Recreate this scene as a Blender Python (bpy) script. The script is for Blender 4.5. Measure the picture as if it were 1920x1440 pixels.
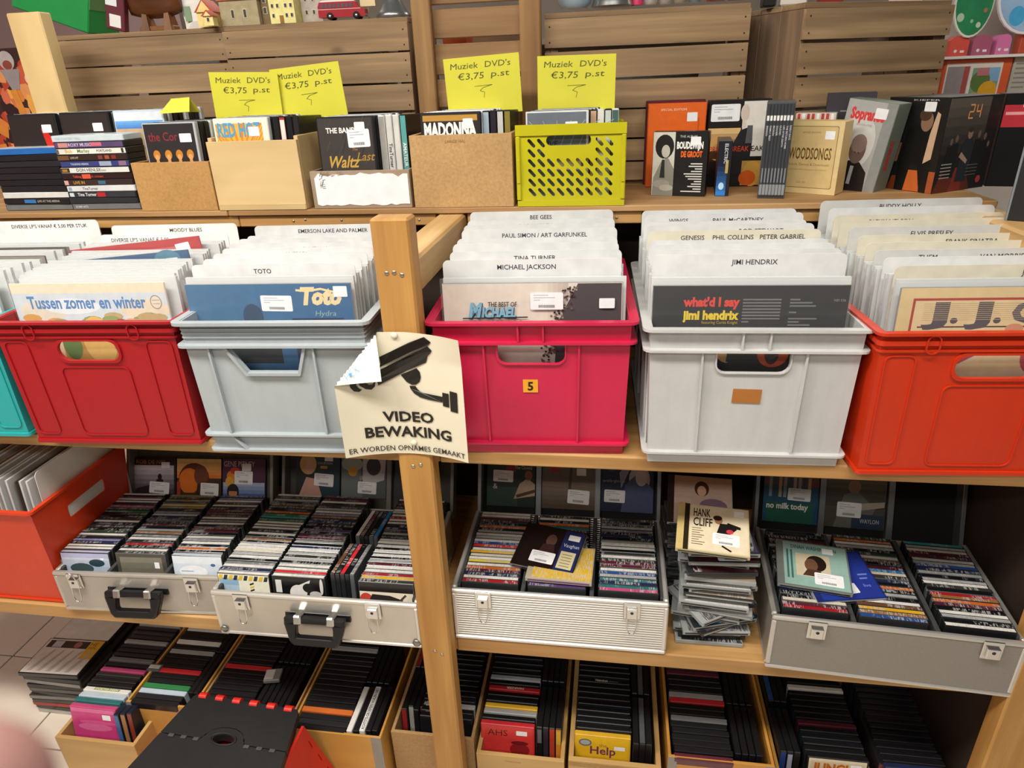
import bpy, math, random
from math import sin, cos, pi, radians
from mathutils import Vector, Matrix
from mathutils.geometry import tessellate_polygon

for _o in list(bpy.data.objects):
    bpy.data.objects.remove(_o)
SC = bpy.context.scene
COL = SC.collection
RND = random.Random(11)

# ------------------------------------------------------------------ camera
YAW, PITCH, ROLL, FPX = 0.15688, 0.42595, -0.04022, 1257.47
CAM = Vector((0.391, -1.0996, 1.6917))
_r = Vector((cos(YAW), sin(YAW), 0)); _f = Vector((-sin(YAW), cos(YAW), 0)); _u = Vector((0, 0, 1))
_f2 = _f * cos(PITCH) - _u * sin(PITCH); _u2 = _u * cos(PITCH) + _f * sin(PITCH)
_r3 = _r * cos(ROLL) + _u2 * sin(ROLL); _u3 = -_r * sin(ROLL) + _u2 * cos(ROLL)
cd = bpy.data.cameras.new('camera'); cam = bpy.data.objects.new('camera', cd); COL.objects.link(cam)
cam.matrix_world = Matrix(((_r3.x, _u3.x, -_f2.x, CAM.x), (_r3.y, _u3.y, -_f2.y, CAM.y), (_r3.z, _u3.z, -_f2.z, CAM.z), (0, 0, 0, 1)))
cd.sensor_width = 36; cd.sensor_fit = 'HORIZONTAL'; cd.lens = FPX / 1920 * 36
cd.clip_start = 0.005; cd.clip_end = 60
cd.dof.use_dof = True; cd.dof.focus_distance = 1.45; cd.dof.aperture_fstop = 11.0
SC.camera = cam

# ------------------------------------------------------------------ world, lights, exposure
w = bpy.data.worlds.new('shop_air'); SC.world = w; w.use_nodes = True
bg = w.node_tree.nodes['Background']; bg.inputs[0].default_value = (1.0, 0.94, 0.87, 1); bg.inputs[1].default_value = 0.13

def area(name, loc, size, size_y, power, col, aim):
    l = bpy.data.lights.new(name, 'AREA'); l.shape = 'RECTANGLE'; l.size = size; l.size_y = size_y
    l.energy = power; l.color = col
    o = bpy.data.objects.new(name, l); COL.objects.link(o); o.location = loc
    o.rotation_euler = (Vector(aim) - Vector(loc)).to_track_quat('-Z', 'Y').to_euler()
    return o
# two rows of fluorescent ceiling tubes over the aisle, one row behind the shelves
LIGHTS = [((-1.15, -0.80, 2.85), 66), ((0.55, -0.95, 2.85), 50), ((-0.3, -2.4, 2.85), 44), ((-0.6, 1.7, 2.85), 30), ((1.9, 1.9, 2.85), 34)]
for i, (p, e) in enumerate(LIGHTS):
    area('ceiling_lamp_light', p, 1.5, 0.30, e, (1.0, 0.945, 0.86), (p[0], p[1], 0))
SC.view_settings.view_transform = 'Standard'
SC.view_settings.look = 'None'
SC.view_settings.exposure = -0.26
SC.view_settings.gamma = 1.0
SC.view_settings.use_curve_mapping = False

# ------------------------------------------------------------------ materials
def lin(h):
    h = h.lstrip('#'); o = []
    for i in (0, 2, 4):
        c = int(h[i:i+2], 16) / 255
        o.append(c / 12.92 if c <= .04045 else ((c + .055) / 1.055) ** 2.4)
    return (o[0], o[1], o[2], 1.0)
MATS = {}
def _new(name):
    m = bpy.data.materials.new(name); m.use_nodes = True
    nt = m.node_tree; b = nt.nodes['Principled BSDF']
    return m, nt, b
def _coord(nt, scale, rnd=True):
    tc = nt.nodes.new('ShaderNodeTexCoord'); mp = nt.nodes.new('ShaderNodeMapping')
    mp.inputs['Scale'].default_value = scale
    if rnd:
        oi = nt.nodes.new('ShaderNodeObjectInfo'); ml = nt.nodes.new('ShaderNodeMath'); ml.operation = 'MULTIPLY'; ml.inputs[1].default_value = 37.0
        nt.links.new(oi.outputs['Random'], ml.inputs[0])
        ad = nt.nodes.new('ShaderNodeVectorMath'); ad.operation = 'ADD'
        nt.links.new(tc.outputs['Object'], ad.inputs[0]); nt.links.new(ml.outputs[0], ad.inputs[1])
        nt.links.new(ad.outputs[0], mp.inputs['Vector'])
    else:
        nt.links.new(tc.outputs['Object'], mp.inputs['Vector'])
    return mp.outputs['Vector']
def _noise(nt, vec, scale, detail=3, rough=.55):
    n = nt.nodes.new('ShaderNodeTexNoise'); n.inputs['Scale'].default_value = scale
    n.inputs['Detail'].default_value = detail; n.inputs['Roughness'].default_value = rough
    nt.links.new(vec, n.inputs['Vector']); return n.outputs[0]
def _ramp(nt, fac, stops):
    r = nt.nodes.new('ShaderNodeValToRGB'); e = r.color_ramp.elements
    while len(e) > 1: e.remove(e[-1])
    e[0].position = stops[0][0]; e[0].color = stops[0][1]
    for p, c in stops[1:]:
        k = e.new(p); k.color = c
    nt.links.new(fac, r.inputs[0]); return r.outputs[0]
def _bump(nt, b, fac, strength, dist):
    bp = nt.nodes.new('ShaderNodeBump'); bp.inputs['Strength'].default_value = strength; bp.inputs['Distance'].default_value = dist
    nt.links.new(fac, bp.inputs['Height']); nt.links.new(bp.outputs[0], b.inputs['Normal'])
def _sc(c, k): return (min(1, c[0]*k), min(1, c[1]*k), min(1, c[2]*k), 1)

def solid(h, rough=.45, metal=0.0, var=.06, nscale=14, bump=0.0, spec=.5):
    key = ('s', h, rough, metal, var, nscale, bump, spec)
    if key in MATS: return MATS[key]
    m, nt, b = _new('paint_' + h); c = lin(h)
    v = _coord(nt, (1, 1, 1)); n = _noise(nt, v, nscale, 4)
    nt.links.new(_ramp(nt, n, [(.3, _sc(c, 1-var)), (.7, _sc(c, 1+var))]), b.inputs['Base Color'])
    b.inputs['Roughness'].default_value = rough; b.inputs['Metallic'].default_value = metal
    b.inputs['Specular IOR Level'].default_value = spec
    if bump: _bump(nt, b, _noise(nt, v, nscale*18, 2), bump, .002)
    MATS[key] = m; return m
def printed(h, rough=.38):
    key = ('p', h, rough)
    if key in MATS: return MATS[key]
    m, nt, b = _new('ink_' + h); c = lin(h)
    v = _coord(nt, (1, 1, 1)); n = _noise(nt, v, 60, 2)
    nt.links.new(_ramp(nt, n, [(.3, _sc(c, .95)), (.7, _sc(c, 1.05))]), b.inputs['Base Color'])
    b.inputs['Roughness'].default_value = rough
    MATS[key] = m; return m
def tinted(name, rough=.35, marks=False, spec=.5):
    """colour comes from the object's own colour; marks adds fine unreadable print flecks"""
    key = ('t', name, rough, marks)
    if key in MATS: return MATS[key]
    m, nt, b = _new(name)
    oi = nt.nodes.new('ShaderNodeObjectInfo'); v = _coord(nt, (1, 1, 1))
    n = _noise(nt, v, 30, 2)
    mx = nt.nodes.new('ShaderNodeMix'); mx.data_type = 'RGBA'; mx.blend_type = 'MULTIPLY'; mx.inputs[0].default_value = 1
    nt.links.new(oi.outputs['Color'], mx.inputs[6])
    nt.links.new(_ramp(nt, n, [(.3, (.86, .86, .86, 1)), (.7, (1, 1, 1, 1))]), mx.inputs[7])
    out = mx.outputs[2]
    if marks:
        v2 = _coord(nt, (420, 60, 420)); n2 = _noise(nt, v2, 1.0, 1)
        v3 = _coord(nt, (16, 1, 1)); n3 = _noise(nt, v3, 1.0, 1)
        a = nt.nodes.new('ShaderNodeMath'); a.operation = 'MULTIPLY'
        nt.links.new(_ramp(nt, n2, [(.50, (0, 0, 0, 1)), (.56, (1, 1, 1, 1))]), a.inputs[0])
        nt.links.new(_ramp(nt, n3, [(.46, (0, 0, 0, 1)), (.50, (1, 1, 1, 1))]), a.inputs[1])
        inv = nt.nodes.new('ShaderNodeInvert'); nt.links.new(out, inv.inputs['Color'])
        m2 = nt.nodes.new('ShaderNodeMix'); m2.data_type = 'RGBA'
        a2 = nt.nodes.new('ShaderNodeMath'); a2.operation = 'MULTIPLY'; a2.inputs[1].default_value = .32
        nt.links.new(a.outputs[0], a2.inputs[0]); nt.links.new(a2.outputs[0], m2.inputs[0])
        nt.links.new(out, m2.inputs[6]); nt.links.new(inv.outputs[0], m2.inputs[7]); out = m2.outputs[2]
    nt.links.new(out, b.inputs['Base Color']); b.inputs['Roughness'].default_value = rough
    b.inputs['Specular IOR Level'].default_value = spec
    MATS[key] = m; return m
def wood(light, dark, axis='x', scale=1.0, rough=.6, knots=True, contrast=1.0):
    key = ('w', light, dark, axis, scale, rough, knots, contrast)
    if key in MATS: return MATS[key]
    m, nt, b = _new('wood_' + light); a, d = lin(light), lin(dark)
    s = {'x': (1.2, 26, 26), 'y': (26, 1.2, 26), 'z': (26, 26, 1.2)}[axis]
    v = _coord(nt, tuple(k*scale for k in s)); n = _noise(nt, v, 1.0, 4, .6)
    s2 = {'x': (3, 9, 9), 'y': (9, 3, 9), 'z': (9, 9, 3)}[axis]
    v2 = _coord(nt, s2); n2 = _noise(nt, v2, .8, 2)
    col = _ramp(nt, n, [(.30, d), (.52, tuple(.5*(x+y) for x, y in zip(a, d))), (.66, a)]) if contrast > .9 else _ramp(nt, n, [(.2, tuple(.35*y+.65*x for x, y in zip(a, d))), (.7, a)])
    mx = nt.nodes.new('ShaderNodeMix'); mx.data_type = 'RGBA'; mx.blend_type = 'MULTIPLY'; mx.inputs[0].default_value = .8
    nt.links.new(col, mx.inputs[6]); nt.links.new(_ramp(nt, n2, [(.3, (.72, .68, .62, 1)), (.62, (1, 1, 1, 1))]), mx.inputs[7])
    out = mx.outputs[2]
    if knots:
        vk = _coord(nt, {'x': (3.4, 8, 8), 'y': (8, 3.4, 8), 'z': (8, 8, 3.4)}[axis])
        vo = nt.nodes.new('ShaderNodeTexVoronoi'); vo.inputs['Scale'].default_value = .8; nt.links.new(vk, vo.inputs['Vector'])
        m2 = nt.nodes.new('ShaderNodeMix'); m2.data_type = 'RGBA'
        nt.links.new(_ramp(nt, vo.outputs[0], [(.035, (.85, .85, .85, 1)), (.085, (0, 0, 0, 1))]), m2.inputs[0])
        nt.links.new(out, m2.inputs[6]); m2.inputs[7].default_value = _sc(d, .35); out = m2.outputs[2]
    nt.links.new(out, b.inputs['Base Color']); b.inputs['Roughness'].default_value = rough
    _bump(nt, b, n, .25, .002)
    MATS[key] = m; return m
def chip(h):
    key = ('c', h)
    if key in MATS: return MATS[key]
    m, nt, b = _new('board_' + h); c = lin(h); v = _coord(nt, (1, 1, 1))
    n = _noise(nt, v, 160, 5, .7); n2 = _noise(nt, v, 9, 3)
    mx = nt.nodes.new('ShaderNodeMix'); mx.data_type = 'RGBA'; mx.blend_type = 'MULTIPLY'; mx.inputs[0].default_value = 1
    nt.links.new(_ramp(nt, n, [(.3, _sc(c, .78)), (.7, _sc(c, 1.1))]), mx.inputs[6])
    nt.links.new(_ramp(nt, n2, [(.3, (.86, .85, .83, 1)), (.7, (1, 1, 1, 1))]), mx.inputs[7])
    nt.links.new(mx.outputs[2], b.inputs['Base Color']); b.inputs['Roughness'].default_value = .75
    MATS[key] = m; return m
def plastic(h, rough=.42, scuff=.12, bump=.06):
    key = ('pl', h, rough, scuff)
    if key in MATS: return MATS[key]
    m, nt, b = _new('plastic_' + h); c = lin(h); v = _coord(nt, (1, 1, 1)); n = _noise(nt, v, 5, 6, .7)
    v2 = _coord(nt, (60, 60, 8)); n2 = _noise(nt, v2, 1, 4, .7)
    mx = nt.nodes.new('ShaderNodeMix'); mx.data_type = 'RGBA'; mx.blend_type = 'MULTIPLY'; mx.inputs[0].default_value = scuff * 2
    nt.links.new(_ramp(nt, n, [(.3, _sc(c, 1-scuff)), (.7, _sc(c, 1+scuff*.4))]), mx.inputs[6])
    nt.links.new(_ramp(nt, n2, [(.35, (.8, .8, .78, 1)), (.6, (1, 1, 1, 1))]), mx.inputs[7])
    nt.links.new(mx.outputs[2], b.inputs['Base Color']); b.inputs['Roughness'].default_value = rough
    _bump(nt, b, _noise(nt, v, 220, 2), bump, .001)
    MATS[key] = m; return m
def ribbed_metal(h, pitch=.0064, rough=.36):
    key = ('rm', h, pitch)
    if key in MATS: return MATS[key]
    m, nt, b = _new('ribbed_aluminium'); c = lin(h); v = _coord(nt, (1, 1, 1), False)
    wv = nt.nodes.new('ShaderNodeTexWave'); wv.wave_type = 'BANDS'; wv.bands_direction = 'Z'
    wv.inputs['Scale'].default_value = 2*pi / pitch / 20; nt.links.new(v, wv.inputs['Vector'])
    b.inputs['Base Color'].default_value = c; b.inputs['Metallic'].default_value = .55; b.inputs['Roughness'].default_value = rough
    _bump(nt, b, wv.outputs[1], .8, .003)
    MATS[key] = m; return m
def clear(name='clear_film', tint='#f4f6f6', amount=.30, rough=.12):
    key = ('cl', name, tint, amount)
    if key in MATS: return MATS[key]
    m, nt, b = _new(name); b.inputs['Base Color'].default_value = lin(tint); b.inputs['Roughness'].default_value = rough
    tr = nt.nodes.new('ShaderNodeBsdfTransparent'); mx = nt.nodes.new('ShaderNodeMixShader'); mx.inputs[0].default_value = amount
    nt.links.new(tr.outputs[0], mx.inputs[1]); nt.links.new(b.outputs[0], mx.inputs[2])
    nt.links.new(mx.outputs[0], nt.nodes['Material Output'].inputs['Surface'])
    MATS[key] = m; return m

# ------------------------------------------------------------------ mesh helpers
class MB:
    def __init__(s): s.v = []; s.f = []; s.m = []; s.s = []
    def add(s, vs, fs, mi=0, smooth=False):
        o = len(s.v); s.v += [tuple(q) for q in vs]
        for f in fs: s.f.append([i + o for i in f]); s.m.append(mi); s.s.append(smooth)
        return s
    def box(s, x0, x1, y0, y1, z0, z1, mi=0):
        return s.add([(x0,y0,z0),(x1,y0,z0),(x1,y1,z0),(x0,y1,z0),(x0,y0,z1),(x1,y0,z1),(x1,y1,z1),(x0,y1,z1)],
                     [(0,3,2,1),(4,5,6,7),(0,1,5,4),(1,2,6,5),(2,3,7,6),(3,0,4,7)], mi)
    def hexa(s, p, mi=0):   # 8 points: bottom 4 ccw, top 4 ccw
        return s.add(p, [(0,3,2,1),(4,5,6,7),(0,1,5,4),(1,2,6,5),(2,3,7,6),(3,0,4,7)], mi)
    def bbox(s, x0, x1, y0, y1, z0, z1, b=.003, mi=0):   # box with chamfered edges
        vs = []; ix = {}
        for sx, X, dx in ((0,x0,1),(1,x1,-1)):
            for sy, Yy, dy in ((0,y0,1),(1,y1,-1)):
                for sz, Zz, dz in ((0,z0,1),(1,z1,-1)):
                    for k in range(3):
                        p = [X + dx*b, Yy + dy*b, Zz + dz*b]; p[k] = (X, Yy, Zz)[k]
                        ix[(sx,sy,sz,k)] = len(vs); vs.append(p)
        I = lambda a, b_, c, k: ix[(a,b_,c,k)]
        fs = []
        for k in range(3):
            for sgn in (0, 1):
                o = [j for j in range(3) if j != k]; q = []
                for a, c in ((0,0),(1,0),(1,1),(0,1)):
                    t = [0,0,0]; t[k] = sgn; t[o[0]] = a; t[o[1]] = c; q.append(I(*t, k))
                fs.append(q)
        for k in range(3):      # edges parallel to k
            o = [j for j in range(3) if j != k]
            for a in (0,1):
                for c in (0,1):
                    t0 = [0,0,0]; t0[o[0]] = a; t0[o[1]] = c; t1 = list(t0); t1[k] = 1
                    fs.append([I(*t0, o[0]), I(*t1, o[0]), I(*t1, o[1]), I(*t0, o[1])])
        for a in (0,1):
            for c in (0,1):
                for d in (0,1): fs.append([I(a,c,d,0), I(a,c,d,1), I(a,c,d,2)])
        return s.add(vs, fs, mi)
    def tube(s, pts, r, n=8, mi=0, closed=False, cap=True):
        pts = [Vector(p) for p in pts]; L = len(pts); vs = []; prev = None
        for i, p in enumerate(pts):
            a = pts[(i-1) % L] if (closed or i > 0) else p; b = pts[(i+1) % L] if (closed or i < L-1) else p
            t = (b - a).normalized()
            if prev is None:
                prev = t.orthogonal().normalized()
            prev = (prev - t * prev.dot(t)).normalized(); q = t.cross(prev)
            rr = r[i] if isinstance(r, (list, tuple)) else r
            for k in range(n): vs.append(p + prev * (rr*cos(2*pi*k/n)) + q * (rr*sin(2*pi*k/n)))
        fs = []
        for i in range(L if closed else L-1):
            j = (i+1) % L
            for k in range(n): fs.append((i*n+k, i*n+(k+1) % n, j*n+(k+1) % n, j*n+k))
        s.add(vs, fs, mi, True)
        if cap and not closed:
            s.add(vs[:n], [tuple(range(n-1, -1, -1))], mi); s.add(vs[-n:], [tuple(range(n))], mi)
        return s
    def lathe(s, prof, n=20, mi=0, c=(0,0,0)):
        vs = []; fs = []; L = len(prof)
        for r, z in prof:
            for k in range(n): vs.append((c[0]+r*cos(2*pi*k/n), c[1]+r*sin(2*pi*k/n), c[2]+z))
        for i in range(L-1):
            for k in range(n): fs.append((i*n+k, i*n+(k+1) % n, (i+1)*n+(k+1) % n, (i+1)*n+k))
        s.add(vs, fs, mi, True)
        s.add([v for v in vs[:n]], [tuple(range(n-1,-1,-1))], mi); s.add([v for v in vs[-n:]], [tuple(range(n))], mi)
        return s
    def plate(s, outer, holes, d0, d1, M=None, mi=0):
        """2-D polygon (x,z) with holes, extruded along y from d0 to d1; M maps (x,y,z)"""
        loops = [outer] + list(holes); flat = [p for l in loops for p in l]; n = len(flat)
        tri = tessellate_polygon([[Vector((p[0], p[1], 0)) for p in l] for l in loops])
        M = M or (lambda x, y, z: (x, y, z))
        vs = [M(p[0], d0, p[1]) for p in flat] + [M(p[0], d1, p[1]) for p in flat]
        fs = [tuple(t) for t in tri] + [tuple(i + n for i in reversed(t)) for t in tri]
        o = 0
        for l in loops:
            k = len(l)
            for i in range(k): fs.append((o+i, o+(i+1) % k, n+o+(i+1) % k, n+o+i))
            o += k
        return s.add(vs, fs, mi)
    def mesh(s, name, mats):
        me = bpy.data.meshes.new(name); me.from_pydata(s.v, [], s.f)
        for m in mats: me.materials.append(m)
        me.polygons.foreach_set('material_index', s.m); me.polygons.foreach_set('use_smooth', s.s)
        import bmesh
        bm = bmesh.new(); bm.from_mesh(me); bmesh.ops.recalc_face_normals(bm, faces=bm.faces); bm.to_mesh(me); bm.free()
        me.update(); return me

def rrect(x0, z0, x1, z1, r, n=4):
    o = []
    for cx, cz, a0 in ((x1-r, z0+r, -90), (x1-r, z1-r, 0), (x0+r, z1-r, 90), (x0+r, z0+r, 180)):
        for k in range(n+1):
            a = radians(a0 + 90*k/n); o.append((cx + r*cos(a), cz + r*sin(a)))
    return o
def topround(x0, z0, x1, z1, r, n=4):
    o = [(x0, z0), (x1, z0)]
    for cx, cz, a0 in ((x1-r, z1-r, 0), (x0+r, z1-r, 90)):
        for k in range(n+1):
            a = radians(a0 + 90*k/n); o.append((cx + r*cos(a), cz + r*sin(a)))
    return o

def link(name, data, parent=None, loc=(0,0,0), rot=(0,0,0), color=None):
    o = bpy.data.objects.new(name, data); COL.objects.link(o)
    o.location = loc; o.rotation_euler = rot
    if parent: o.parent = parent
    if color: o.color = lin(color)
    return o
def obj(name, mb, mats, parent=None, loc=(0,0,0), rot=(0,0,0), color=None):
    if not isinstance(mats, (list, tuple)): mats = [mats]
    return link(name, mb.mesh(name, mats), parent, loc, rot, color)
def tag(o, label, cat, group=None, kind=None):
    o['label'] = label; o['category'] = cat
    if group: o['group'] = group
    if kind: o['kind'] = kind
    return o
def thing(name, label, cat, loc=(0,0,0), rot=(0,0,0), group=None):
    o = link(name, None, None, loc, rot); o.empty_display_size = .02
    return tag(o, label, cat, group)
def struct(o): o['kind'] = 'structure'; return o

# ------------------------------------------------------------------ flat print
_TX = {}
def text2d(s, bold=0.0, shear=0.0):
    k = (s, bold, shear)
    if k in _TX: return _TX[k]
    c = bpy.data.curves.new('t', 'FONT'); c.body = s; c.size = 1; c.offset = bold; c.shear = shear; c.resolution_u = 2
    o = bpy.data.objects.new('t', c); me = o.to_mesh()
    vs = [(v.co.x, v.co.y) for v in me.vertices]; fs = [tuple(p.vertices) for p in me.polygons]
    o.to_mesh_clear(); bpy.data.objects.remove(o); bpy.data.curves.remove(c)
    _TX[k] = (vs, fs); return _TX[k]
class Art:
    """flat print on a face: 2-D shapes in metres, later shapes on top"""
    def __init__(s, rough=.38): s.items = []; s.rough = rough
    def poly(s, pts, col): s.items.append((list(pts), [tuple(range(len(pts)))], col, True)); return s
    def rect(s, x0, y0, x1, y1, col): return s.poly([(x0,y0),(x1,y0),(x1,y1),(x0,y1)], col)
    def rr(s, x0, y0, x1, y1, r, col): return s.poly(rrect(x0, y0, x1, y1, r, 3), col)
    def ell(s, cx, cy, rx, ry, col, n=18, rot=0):
        c, d = cos(rot), sin(rot)
        return s.poly([(cx + rx*cos(2*pi*k/n)*c - ry*sin(2*pi*k/n)*d, cy + rx*cos(2*pi*k/n)*d + ry*sin(2*pi*k/n)*c) for k in range(n)], col)
    def line(s, pts, wd, col):
        for (x0,y0),(x1,y1) in zip(pts[:-1], pts[1:]):
            L = math.hypot(x1-x0, y1-y0) or 1e-6; nx, ny = -(y1-y0)/L*wd/2, (x1-x0)/L*wd/2; ex, ey = (x1-x0)/L*wd*.4, (y1-y0)/L*wd*.4
            s.poly([(x0-ex+nx,y0-ey+ny),(x0-ex-nx,y0-ey-ny),(x1+ex-nx,y1+ey-ny),(x1+ex+nx,y1+ey+ny)], col)
        return s
    def grad(s, x0, y0, x1, y1, c0, c1, n=8, horiz=False):
        a, b = [int(c0[i:i+2],16) for i in (1,3,5)], [int(c1[i:i+2],16) for i in (1,3,5)]
        for k in range(n):
            t = k/(n-1); c = '#%02x%02x%02x' % tuple(int(p+(q-p)*t) for p, q in zip(a, b))
            if horiz: s.rect(x0+(x1-x0)*k/n, y0, x0+(x1-x0)*(k+1)/n, y1, c)
            else: s.rect(x0, y0+(y1-y0)*k/n, x1, y0+(y1-y0)*(k+1)/n, c)
        return s
    def text(s, t, x, y, h, col, w=None, bold=0.0, shear=0.0, align='l', rot=0.0):
        vs, fs = text2d(t, bold, shear)
        if not vs: return s
        xs = [v[0] for v in vs]; x0, x1 = min(xs), max(xs); k = h / .70
        kx = (w / (x1 - x0)) if w else k; W = (x1-x0)*kx
        ox = {'l': 0, 'c': -W/2, 'r': -W}[align]; c, d = cos(rot), sin(rot); o = []
        for vx, vy in vs:
            px, py = (vx-x0)*kx + ox, vy*k
            o.append((x + px*c - py*d, y + px*d + py*c))
        s.items.append((o, fs, col, False)); return s
    def sticker(s, x, y, wd, h, rot=0.0, lines=True):
        """white shop label with a bar code"""
        def T(a, b): c, d = cos(rot), sin(rot); return (x + a*c - b*d, y + a*d + b*c)
        s.poly([T(a, b) for a, b in rrect(0, 0, wd, h, min(wd, h)*.08, 2)], '#eceef0')
        if lines:
            for i, (f, g) in enumerate(((.10,.55),(.10,.75),(.10,.3))):
                yy = h*(.82 - .14*i); s.poly([T(wd*f, yy), T(wd*g, yy), T(wd*g, yy+h*.04), T(wd*f, yy+h*.04)], '#a9acb6')
            for i in range(15):
                a = wd*(.25 + .5*i/15); s.poly([T(a, h*.12), T(a+wd*.018, h*.12), T(a+wd*.018, h*.28), T(a, h*.28)], '#45464c')
        return s
    def tag(s, x, y, wd, h, rot=0.0): return s.sticker(x, y, wd, h, rot, False)
    def build(s, name, parent, origin, ux, uy, lift=.0004, step=.00002):
        ux, uy, og = Vector(ux), Vector(uy), Vector(origin); n = ux.cross(uy)
        mb = MB(); cols = []; z = lift
        for vs, fs, col, _ in s.items:
            if col not in cols: cols.append(col)
            mb.add([og + ux*a + uy*b + n*z for a, b in vs], fs, cols.index(col)); z += step
        me = bpy.data.meshes.new(name); me.from_pydata(mb.v, [], mb.f)
        for c in cols: me.materials.append(printed(c, s.rough))
        me.polygons.foreach_set('material_index', mb.m); me.update()
        return link(name, me, parent)
XF, ZF = (1,0,0), (0,0,1)
def front_art(art, name, parent, x, y, z):     # on a face that looks towards -y; art origin at (x, z)
    return art.build(name, parent, (x, y, z), XF, ZF)

ORD = ['first','second','third','fourth','fifth','sixth','seventh','eighth','ninth','tenth','eleventh','twelfth','thirteenth','fourteenth','fifteenth','sixteenth','seventeenth','eighteenth','nineteenth','twentieth','twenty-first','twenty-second','twenty-third','twenty-fourth','twenty-fifth','twenty-sixth','twenty-seventh','twenty-eighth','twenty-ninth','thirtieth','thirty-first','thirty-second']
PAL = {'k':'#16161a','K':'#26262b','d':'#3a3733','g':'#7d7d7f','G':'#a5a6a6','w':'#e4e2dc','W':'#f2f1ee','c':'#d8cfb8','r':'#a81f26','R':'#d23038','m':'#5e2232','o':'#cf6a2a','y':'#e0b02c','Y':'#d9c04a','b':'#2c4f93','B':'#2d7cc0','n':'#232d52','t':'#2f6f70','T':'#3f9a9a','v':'#7c7fae','l':'#b3b4cf','e':'#2f7a45','E':'#274a36','p':'#c24a7a','P':'#5a3b78','s':'#b9c8d6','u':'#6d4a30','U':'#9a6a3c','h':'#8a8248'}
CNAME = {'k':'black','K':'black','d':'dark brown','g':'grey','G':'pale grey','w':'white','W':'white','c':'cream','r':'red','R':'bright red','m':'maroon','o':'orange','y':'yellow','Y':'pale yellow','b':'blue','B':'bright blue','n':'navy','t':'dark teal','T':'teal','v':'violet','l':'lavender','e':'green','E':'dark green','p':'pink','P':'purple','s':'pale blue','u':'brown','U':'tan','h':'olive'}
# shared colours
PINE = ('#d2a86c', '#ab7d46'); PINE_X = wood(*PINE, 'x'); PINE_Y = wood('#d8b47c', '#b58b55', 'y'); PINE_Z = wood('#d0a059', '#a97637', 'z')
CRATEW = wood('#b2946e', '#7c644a', 'x', 1.0, .75); CRATEW_Z = wood('#967a5e', '#64503f', 'z', 1.0, .75)
BLACKP = solid('#141416', .32, 0, .1); CHROME = solid('#d8d8d6', .18, 1.0, .03); ALU = solid('#c9c7c2', .34, .75, .04)
# ================================================================== the setting
TILE = solid('#ded3c4', .35, 0, .05, 5)
fl = MB(); fl.box(-6, 6, -5, 5, -.06, -.006)
floor = struct(obj('floor', fl, solid('#8d8578', .7)))
tm = MB().bbox(-.1475, .1475, -.1475, .1475, -.006, 0, .0015).mesh('tile', [TILE])
for i in range(6):
    for j in range(7):
        link('tile', tm, floor, (-2.007 + .3*i, -.442 + .3*j, 0))
rest = MB()
for i in range(-14, 16):
    for j in range(-12, 13):
        x, y = -2.007 + .3*i, -.442 + .3*j
        if 0 <= i < 6 and 0 <= j < 7: continue
        rest.box(x-.1475, x+.1475, y-.1475, y+.1475, -.006, 0)
rt = obj('floor_tiles', rest, TILE, floor); rt['kind'] = 'stuff'
wl = MB().box(-6, 6, 2.6, 2.7, 0, 3.2)
struct(obj('wall_back', wl, solid('#b49a98', .8, 0, .04, 2)))
wl = MB().box(-3.1, -3.0, -5, 2.6, 0, 3.2)
struct(obj('wall_left', wl, solid('#b08c8c', .8, 0, .05, 2)))

# ------------------------------------------------------------------ shelving unit
SH = thing('shelving_unit', 'tall pine shelving unit of open boards and square posts holding all the crates', 'shelf')
def part(name, mat, x0, x1, y0, y1, z0, z1, b=.003, parent=None):
    cx, cy, cz = (x0+x1)/2, (y0+y1)/2, (z0+z1)/2
    return obj(name, MB().bbox(x0-cx, x1-cx, y0-cy, y1-cy, z0-cz, z1-cz, b), mat, parent or SH, (cx, cy, cz))
part('post', PINE_Z, 0, .066, -.045, 0, 0, 1.495, .004)
part('post', PINE_Z, 1.176, 1.262, -.045, .0, 0, 1.40, .004)
lp = part('post', wood('#e0c48c', '#c9a366', 'z', .6, .6, False, .5), -1.098, -1.006, .585, .625, 1.432, 1.885, .003)
for (x0, x1) in ((-1.75, -.002), (.068, 1.175)):
    part('shelf_board', PINE_X, x0, x1, -.001, .56, 1.013, 1.043)
    part('shelf_board', PINE_X, x0, x1, -.001, .56, .519, .559)
part('shelf_board', PINE_X, -.002, .068, .001, .56, 1.013, 1.043)
part('shelf_board', PINE_X, -.002, .068, .001, .56, .519, .559)
UPP = wood('#c79f70', '#9d7647', 'x', .8)
part('shelf_board', UPP, -1.9, -.52, .415, 1.12, 1.4185, 1.432, .002)
part('shelf_board', UPP, -.518, 1.165, .415, 1.12, 1.4185, 1.432, .002)
for x0, x1 in ((-1.9, -1.0), (-.998, -.50), (-.498, -.012), (.062, .455), (.457, 1.098)):
    part('fascia_board', PINE_X, x0, x1, .424, .446, 1.391, 1.418, .002)
part('beam', PINE_Y, -.006, .058, .002, .46, 1.352, 1.4165, .005)
part('beam', PINE_Y, 1.10, 1.172, .002, .60, 1.352, 1.4165, .005)
part('bottom_board', PINE_X, -.86, 1.175, .02, .56, .004, .034)
DARKP = solid('#3a2a22', .7, 0, .15, 4)
part('back_panel', DARKP, -.99, 1.175, .562, .568, .02, 1.012, .001)
part('back_panel', DARKP, -.99, 1.175, .562, .568, 1.0435, 1.37, .001)
part('side_panel', DARKP, 1.217, 1.229, .004, .56, .02, 1.39, .001)
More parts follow.
